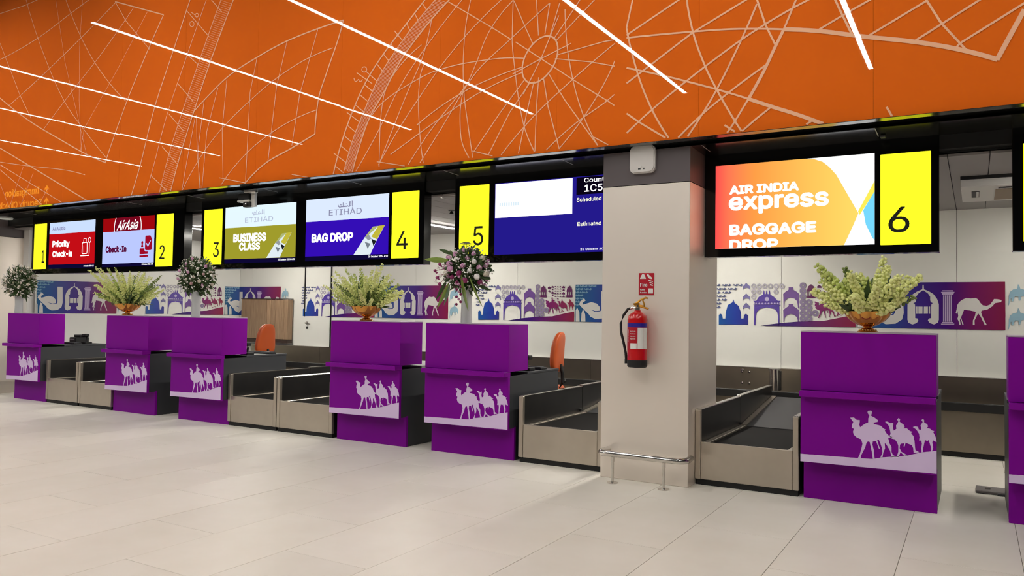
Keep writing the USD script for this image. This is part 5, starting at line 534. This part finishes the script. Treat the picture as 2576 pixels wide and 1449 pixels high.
obj('lettering', cat(wtext('FIRE EXTINGUISHER', -62, .175, .018, .17, vertical=True), wtext('DRY POWDER', -38, .225, .016, .11, vertical=True), *[wtext('PULL THE PIN', -22, .315 - i * .022, .008, .05) for i in range(4)]), M_whited, lb)
h = obj('valve', cat(lathe([(0, .5), (.022, .5), (.022, .53), (.012, .535), (.012, .56), (0, .56)], 16), tube([(0, 0, .525), (-.05, 0, .53)], .012, 8)), M_chrome, t)
M_brass = mat('brass_handle', (196, 140, 50), .3, .8)
obj('lever', cat(sidepoly([(-.012, .555), (.012, .555), (.012, .57), (-.012, .57)], -.035, .05), tube([(-.035, 0, .555), (.03, 0, .6), (.075, 0, .618), (.092, 0, .612)], .009, 8), tube([(-.02, 0, .55), (.05, 0, .535), (.1, 0, .52)], .009, 8), tube([(.045, 0, .6), (.06, 0, .565), (.062, 0, .535)], .007, 8), tube([(.0, 0, .578), (.02, 0, .55), (.05, 0, .545)], .008, 8)), M_brass, t)
obj('hose', tube([(-.05, -.0, .53), (-.09, -.01, .515), (-.13, -.012, .46), (-.155, -.012, .385), (-.152, -.012, .31), (-.125, -.012, .21), (-.105, -.012, .12), (-.1, -.012, .06)], .0115, 10), M_blackm, t, smooth=40); obj('hose_nozzle', tube([(-.1, -.012, .07), (-.097, -.012, .03)], [.014, .017], 10), M_blackm, t); obj('hose_fitting', tube([(-.045, 0, .532), (-.07, -.004, .526)], .015, 10), M_chrome, t); obj('wall_bracket', bx(-.03, .03, .06, .124, .4, .45, .004), M_steeld, t)
t = thing('fire_point_sign', 'small red fire point sign with white lettering on the pillar above the extinguisher', 'sign', (-2.632, YP, 1.68))
def loc(m, dy): m.vertices = m.vertices + (0, dy, 0); return m
obj('plate', bx(0, .147, -.004, 0, 0, .2, .001), mat('sign_red', (178, 16, 38), .4), t)
obj('pictogram', loc(flat(unary_union([shp([(.012, .148), (.022, .175), (.035, .192), (.05, .192), (.06, .175), (.07, .148)]), shp([(.078, .192), (.088, .192), (.13, .155), (.125, .145), (.1, .15), (.08, .175)]), shp([(.09, .13), (.135, .118), (.137, .124), (.1, .138)]), shp([(.1, .112), (.137, .1), (.138, .107), (.11, .12)]), shp([(.105, .09), (.135, .082), (.137, .09), (.115, .1)])]), 0, .001), -.0055), M_whited, t)
obj('lettering', loc(cat(text('Fire', .014, .078, .03, 0, .07, True), text('Point', .014, .043, .014, 0, .045, True), text('Number', .014, .017, .014, 0, .066, True)), -.0065), M_whited, t)
obj('number_box', loc(flat(rrect(.092, .138, .015, .06, .004), 0, .001), -.0055), M_whited, t)
t = thing('wifi_access_point', 'white rounded wireless access point high on the pillar band', 'access point', (-2.598, YP, 2.915))
def rs(w, h, d, rr, y0):
    m = trimesh.creation.extrude_polygon(rrect(-w / 2, w / 2, -h / 2, h / 2, rr), d, engine='earcut'); v = m.vertices.copy(); m.vertices = np.stack([v[:, 0], y0 - v[:, 2], v[:, 1]], 1); return m
obj('shell', cat(rs(.245, .255, .03, .055, 0), rs(.225, .235, .012, .05, -.03)), mat('ap_white', (214, 210, 206), .3), t); obj('status_light', ico((-.01, -.043, -.07), .008), M_whited, t); obj('badge', cat(bx(-.035, -.012, -.044, -.041, -.095, -.083), bx(.012, .026, -.044, -.041, -.095, -.083)), M_char, t)
t = thing('guard_rail', 'low brushed steel guard rail on two posts in front of the pillar', 'guard rail', (0, 0, 0))
zr = .262
obj('rail', tube([(-2.905, 6.7, zr), (-2.918, 6.6, zr), (-2.91, 6.545, zr), (-2.885, 6.515, zr), (-2.84, 6.5, zr), (-2.5, 6.5, zr), (-2.2, 6.5, zr), (-2.155, 6.512, zr), (-2.128, 6.545, zr), (-2.12, 6.6, zr), (-2.13, 6.7, zr)], .027, 14), M_chrome, t, smooth=50)
for x in (-2.79, -2.315):
    p = obj('post', tube([(x, 6.53, .006), (x, 6.53, zr - .02)], .012, 10), M_chrome, t); obj('foot_plate', lathe([(0, 0), (.05, 0), (.05, .006), (.02, .012), (0, .012)], 24, (x, 6.53, .0005)), M_chrome, p); obj('collar', lathe([(0, .19), (.016, .19), (.016, .23), (0, .23)], 12, (x, 6.53, 0)), M_chrome, p)
# cctv camera under the soffit, floor plate, desk gap brackets
t = thing('security_camera', 'black and white security camera on a white bracket under the soffit above counter 3', 'camera', (-7.98, 6.86, 2.8))
obj('bracket', cat(bx(.07, .14, -.02, .02, 0, .2, .004), bx(-.06, .14, -.03, .03, .18, .2, .004)), M_whited, t); obj('housing', bx(-.14, .06, -.05, .04, .09, .17, .006), M_blackm, t); obj('hood', bx(-.15, .065, -.055, .045, .065, .09, .006), M_whited, t); obj('lower_body', bx(-.06, .08, -.04, .03, .0, .06, .006), M_blackm, t); obj('lens', lathe([(0, 0), (.016, 0), (.02, .012), (0, .014)], 16).apply_transform(trimesh.transformations.rotation_matrix(math.pi / 2, (1, 0, 0))).apply_translation((.01, -.04, .03)), M_chrome, t); obj('tie_rod', bx(.1, .125, -.012, .012, .2, .205), M_whited, t)
t = thing('floor_plate', 'dark grey low plate on the floor in the gap right of counter 6', 'floor plate', (.02, 7.95, 0))
obj('plate', bx(-.02, .32, 0, .24, .0005, .026, .006), mat('plate_grey', (112, 106, 106), .5), t); obj('lip', bx(.14, .32, -.03, -.002, .0005, .02, .003), M_char, t); obj('clip', bx(.05, .09, .1, .13, .026, .034, .002), M_chrome, t)

# ---------------------------------------------------------------- flowers
def orient(m, d, at):
    d = np.asarray(d, float) / np.linalg.norm(d); z = np.array([0, 0, 1.0]); a = np.cross(z, d); s = np.linalg.norm(a); c = z @ d
    Rm = np.eye(3) if s < 1e-6 else trimesh.transformations.rotation_matrix(math.atan2(s, c), a / s)[:3, :3]
    m.vertices = m.vertices @ Rm.T + at; return m
def leaf(L, w, curl=.25):
    n = 6; v = []; f = []
    for i in range(n + 1):
        u = i / n; ww = w * math.sin(math.pi * min(u * .92 + .06, 1)) ; v += [(-ww, curl * L * u * u + .15 * ww, L * u), (0, curl * L * u * u, L * u), (ww, curl * L * u * u + .15 * ww, L * u)]
    for i in range(n):
        for k in (0, 1): a = 3 * i + k; f += [[a, a + 1, a + 4], [a, a + 4, a + 3]]
    v = np.array(v); b = v + [0, .0015, 0]; k = len(v); f2 = [[a + k, c + k, b_ + k] for a, b_, c in f]
    return trimesh.Trimesh(np.vstack([v, b]), f + f2, process=False)
ICO = trimesh.creation.icosphere(subdivisions=0, radius=1.0)
def blob(c, r, rng):
    m = ICO.copy(); m.vertices = (m.vertices * np.asarray(r) * rng.uniform(.8, 1.2, (12, 1))) + c; return m
def spike(L, rng, fat=1.0):
    """A stem thick with small cup-shaped florets, along +z."""
    ms = [tube([(0, 0, 0), (.004, .003, L * .5), (0, 0, L)], [.004, .0035, .0015], 5)]; n = int(L * (130 if fat > 1.3 else 105))
    for i in range(n):
        u = (i + .5) / n; z = L * (.22 + .78 * u); a = i * 2.4 + rng.uniform(-.3, .3); R_ = fat * (.022 * (1 - .6 * u) + .003)
        s = fat * (.0145 * (1 - .4 * u)) * rng.uniform(.8, 1.2); ms.append(blob((R_ * math.cos(a), R_ * math.sin(a), z + rng.uniform(-.012, .012)), (s, s, s * 1.1), rng))
    return cat(*ms)
def bowl_set(where, x, z, y, w, h, seed, n=46, fat=1.0):
    t = thing('flower_bowl', f'lobed gold pedestal bowl on {where}', 'bowl', (x, y, z))
    prof = [(0, .03), (.03, .03), (.035, .045), (.075, .058), (.12, .09), (.15, .128), (.163, .166), (.158, .166), (.145, .13), (.11, .098), (0, .085)]
    b = lathe(prof, 100); v = b.vertices; a = np.arctan2(v[:, 1], v[:, 0]); rr = np.hypot(v[:, 0], v[:, 1]); k = 1 + .10 * np.abs(np.sin(a * 5)) ** .8 * np.clip((v[:, 2] - .05) / .05, 0, 1) * (rr > .05); v[:, 0] *= k; v[:, 1] *= k; b.vertices = v
    obj('bowl', b, M_gold, t, smooth=20); obj('foot', lathe([(0, 0), (.075, 0), (.078, .006), (.07, .012), (.06, .014), (.05, .026), (.034, .034), (0, .034)], 32), M_gold, t, smooth=40)
    beads = [ico((.062 * math.cos(q), .062 * math.sin(q), .016), .0075) for q in np.arange(0, 6.28, 6.283 / 22)]; obj('beaded_ring', cat(*beads), mat('pale_gold', (240, 214, 150), .2, 1.0), t, smooth=True)
    f = thing('flower_arrangement', f'spray of pale green flower spikes in the gold bowl on {where}', 'flowers', (x, y, z + .15))
    rng = np.random.default_rng(seed)
    for i in range(n):
        q = i * 2.39996 + rng.uniform(-.2, .2); u = math.sqrt((i + .5) / n); el = u * 1.3 + rng.uniform(-.12, .12)
        L = (h * math.cos(el) + w * math.sin(el) * 1.05) * rng.uniform(.6, 1.1); L = max(L, .16); L *= 1 - .3 * max(math.sin(q) * math.sin(el), 0)
        d = (math.sin(el) * math.cos(q), math.sin(el) * math.sin(q), math.cos(el))
        obj('flower_spike', orient(spike(L, rng, fat * rng.uniform(.85, 1.15)), d, (.05 * u * math.cos(q), .05 * u * math.sin(q), 0)), (M_spike, M_spike, M_spike2, M_spike, mat('deep_green_floret', (120, 140, 66), .55))[i % 5], f)
    fo = []
    for i in range(420):
        q = rng.uniform(0, 6.28); el = math.acos(rng.uniform(.02, 1)); d = np.array([math.sin(el) * math.cos(q), .8 * math.sin(el) * math.sin(q), math.cos(el)])
        fo.append(orient(leaf(rng.uniform(.03, .06), .01, .3), d + rng.normal(size=3) * .5, d * np.array([w, w, h]) * rng.uniform(.2, .62)))
    obj('filler_foliage', cat(*fo), M_leaf, f, kind='stuff')
    for i in range(44):
        q = rng.uniform(0, 6.28); el = rng.uniform(.25, 1.45); d = (math.sin(el) * math.cos(q), math.sin(el) * math.sin(q), math.cos(el)); L = rng.uniform(.14, .26) if i < 40 else .32
        obj('leaf', orient(leaf(L, rng.uniform(.018, .034)), d, (.07 * math.cos(q), .07 * math.sin(q), 0)), mat('dark_green_leaf', (52, 76, 34), .5), f)
bowl_set('the second counter', -10.49, 1.3885, 6.9, .44, .44, 5, 60, .95)
bowl_set('the fourth counter', -6.036, 1.3885, 6.93, .34, .42, 6, 70, .95)
bowl_set('the sixth counter', -.749, 1.3885, 6.93, .27, .42, 7, 34, 1.5)

def rose(r, rng):
    ms = []
    for k, (n, rr, tilt) in enumerate(((3, .35, .2), (5, .65, .5), (6, .95, .9))):
        for i in range(n):
            a = i * 6.283 / n + k * .7; c = np.array([math.cos(a), math.sin(a), 0]) * r * rr * .55
            m = ICO.copy(); m.vertices = m.vertices * (r * .5, r * .5, r * .2); m = orient(m, (math.cos(a) * math.sin(tilt + .5), math.sin(a) * math.sin(tilt + .5), math.cos(tilt + .5)), c + (0, 0, r * (.5 - .25 * k))); ms.append(m)
    ms.append(ico((0, 0, r * .35), r * .35)); return cat(*ms)
def vase_set(where, x, z, y, hv, R0, seed, cols, longleaf=False, look='white, cream and dusky pink'):
    t = thing('glass_vase', f'tall frosted glass cylinder vase on {where}', 'vase', (x, y, z))
    obj('cylinder', lathe([(0, 0), (.058, 0), (.06, .01), (.056, hv * .5), (.06, hv), (.053, hv), (.05, hv * .5), (.052, .03), (0, .025)], 32), M_glass, t, smooth=40); obj('rim', lathe([(.052, hv - .004), (.062, hv - .002), (.062, hv + .006), (.052, hv + .006), (.052, hv - .004)], 32), M_glass, t)
    f = thing('bouquet', f'round bouquet of {look} flowers in the vase on {where}', 'flowers', (x, y, z + hv))
    rng = np.random.default_rng(seed); C = np.array([0, 0, R0 * .72])
    obj('stem_bundle', cat(*[tube([(.02 * math.cos(i), .02 * math.sin(i), -hv * .8), (.01 * math.sin(i), .01 * math.cos(i), .02), (.5 * R0 * math.cos(2.4 * i) * (i / 14), .5 * R0 * math.sin(2.4 * i) * (i / 14), R0 * .7)], .004, 5) for i in range(14)]), M_stem, f)
    pts = []
    for i in range(60):
        u = 1 - 2 * (i + .5) / 60; q = i * 2.39996
        if u < -.72: continue
        s = math.sqrt(1 - u * u); pts.append(np.array([s * math.cos(q), s * math.sin(q), u]))
    for i, d in enumerate(pts):
        rad = R0 * rng.uniform(.78, 1.0); m = cols[int(rng.integers(len(cols)))]; big = rng.uniform(.03, .05) if longleaf else rng.uniform(.022, .034)
        obj('blossom', orient(rose(big, rng), d, C + d * rad * (1, .72, .88)), m, f, smooth=50)
    for i in range(70):
        d = rng.normal(size=3); d /= np.linalg.norm(d)
        if d[2] < -.8: d[2] = -d[2]
        obj('leaf', orient(leaf(rng.uniform(.07, .13), rng.uniform(.012, .022), rng.uniform(.1, .5)), d + rng.normal(size=3) * .35, C + d * R0 * (1, .7, 1) * rng.uniform(.45, .8)), mat('dark_green_leaf', (52, 76, 34), .5) if i % 4 else M_leaf, f)
    sm = []
    for i in range(330):
        d = rng.normal(size=3); d /= np.linalg.norm(d)
        if d[2] < -.75: continue
        sm.append(blob(C + d * R0 * rng.uniform(.86, 1.1) * (1, .72, .92), rng.uniform(.006, .0105), rng))
    obj('filler_blossoms', cat(*sm), M_rosew, f, kind='stuff')
    dr = []
    for i in range(620):
        d = rng.normal(size=3); d /= np.linalg.norm(d)
        dr.append(orient(leaf(rng.uniform(.05, .08), .012, .3), d * (1, .6, 1) + rng.normal(size=3) * .5, C + d * R0 * (1, .7, .9) * rng.uniform(.35, .9)))
    obj('filler_foliage', cat(*dr), mat('dark_green_leaf', (52, 76, 34), .5), f, kind='stuff')
    return f, C, rng
mix1 = [M_rosew, M_rosew, mat('cream_petal', (206, 198, 180), .6), mat('sage_petal', (150, 148, 120), .6)]
vase_set('the first counter', -13.385, 1.3885, 6.9, .27, .31, 21, mix1, look='small white and cream')
vase_set('the third counter', -8.998, 1.3885, 6.9, .33, .29, 22, [M_rosew, M_rosep, mat('dusky_petal', (190, 150, 150), .6), mat('cream_petal', (206, 198, 180), .6)], look='dusky pink, cream and sage')
f, C, rng = vase_set('the fifth counter', -4.634, 1.3885, 6.9, .36, .27, 23, [M_rosew, M_rosep, M_rosep, M_rosem, mat('cream_petal', (206, 198, 180), .6)], True, look='pink, magenta and white')
for L, w, d, at in ((.3, .03, (-1, -.25, .02), (-.16, -.1, .3)), (.2, .02, (-1, -.2, .3), (-.1, -.1, .36)), (.42, .038, (.3, -.28, -1), (.06, -.2, .14)), (.36, .028, (.5, -.2, -1), (.13, -.15, .12)), (.3, .024, (-.3, -.2, -1), (-.12, -.16, .06)), (.26, .02, (-.5, -.2, -1), (-.18, -.1, .1)), (.24, .02, (0, -.3, -1), (-.08, -.2, .04))):
    obj('long_leaf', orient(leaf(L, w, .12), d, at), M_leaf2 if L > .28 else mat('dark_green_leaf', (52, 76, 34), .5), f, label='long pale green blade leaf' if L > .28 else None)
for i in range(12): obj('trailing_blossom', orient(rose(.02, rng), (0, -1, 0), (.02 + .03 * math.sin(i * 2.1), -.18, .12 - i * .026)), M_rosem if i % 3 else M_rosep, f)
for i in range(3):
    hgt = .475 + .012 * (i % 2); obj('flat_umbel', cat(tube([(-.02 + .02 * i, 0, .36), (-.03 + .025 * i, -.02, hgt)], .0025, 5), *[blob((-.03 + .025 * i + .03 * math.cos(k) * (k % 3) / 2, -.02 + .035 * math.sin(k) * (k % 3) / 2, hgt + .004), (.013, .013, .006), rng) for k in range(24)]), mat('sage_petal', (150, 148, 120), .6), f)
for i in range(7): q = np.array([-.27 - .03 * (i % 3), -.12, .26 - .035 * i]); obj('side_sprig', cat(tube([(-.1, -.05, .24), q], .0025, 5), blob(q, .02, rng), blob(q + (.02, 0, -.02), .012, rng)), M_rosew if i % 2 else M_rosem, f)
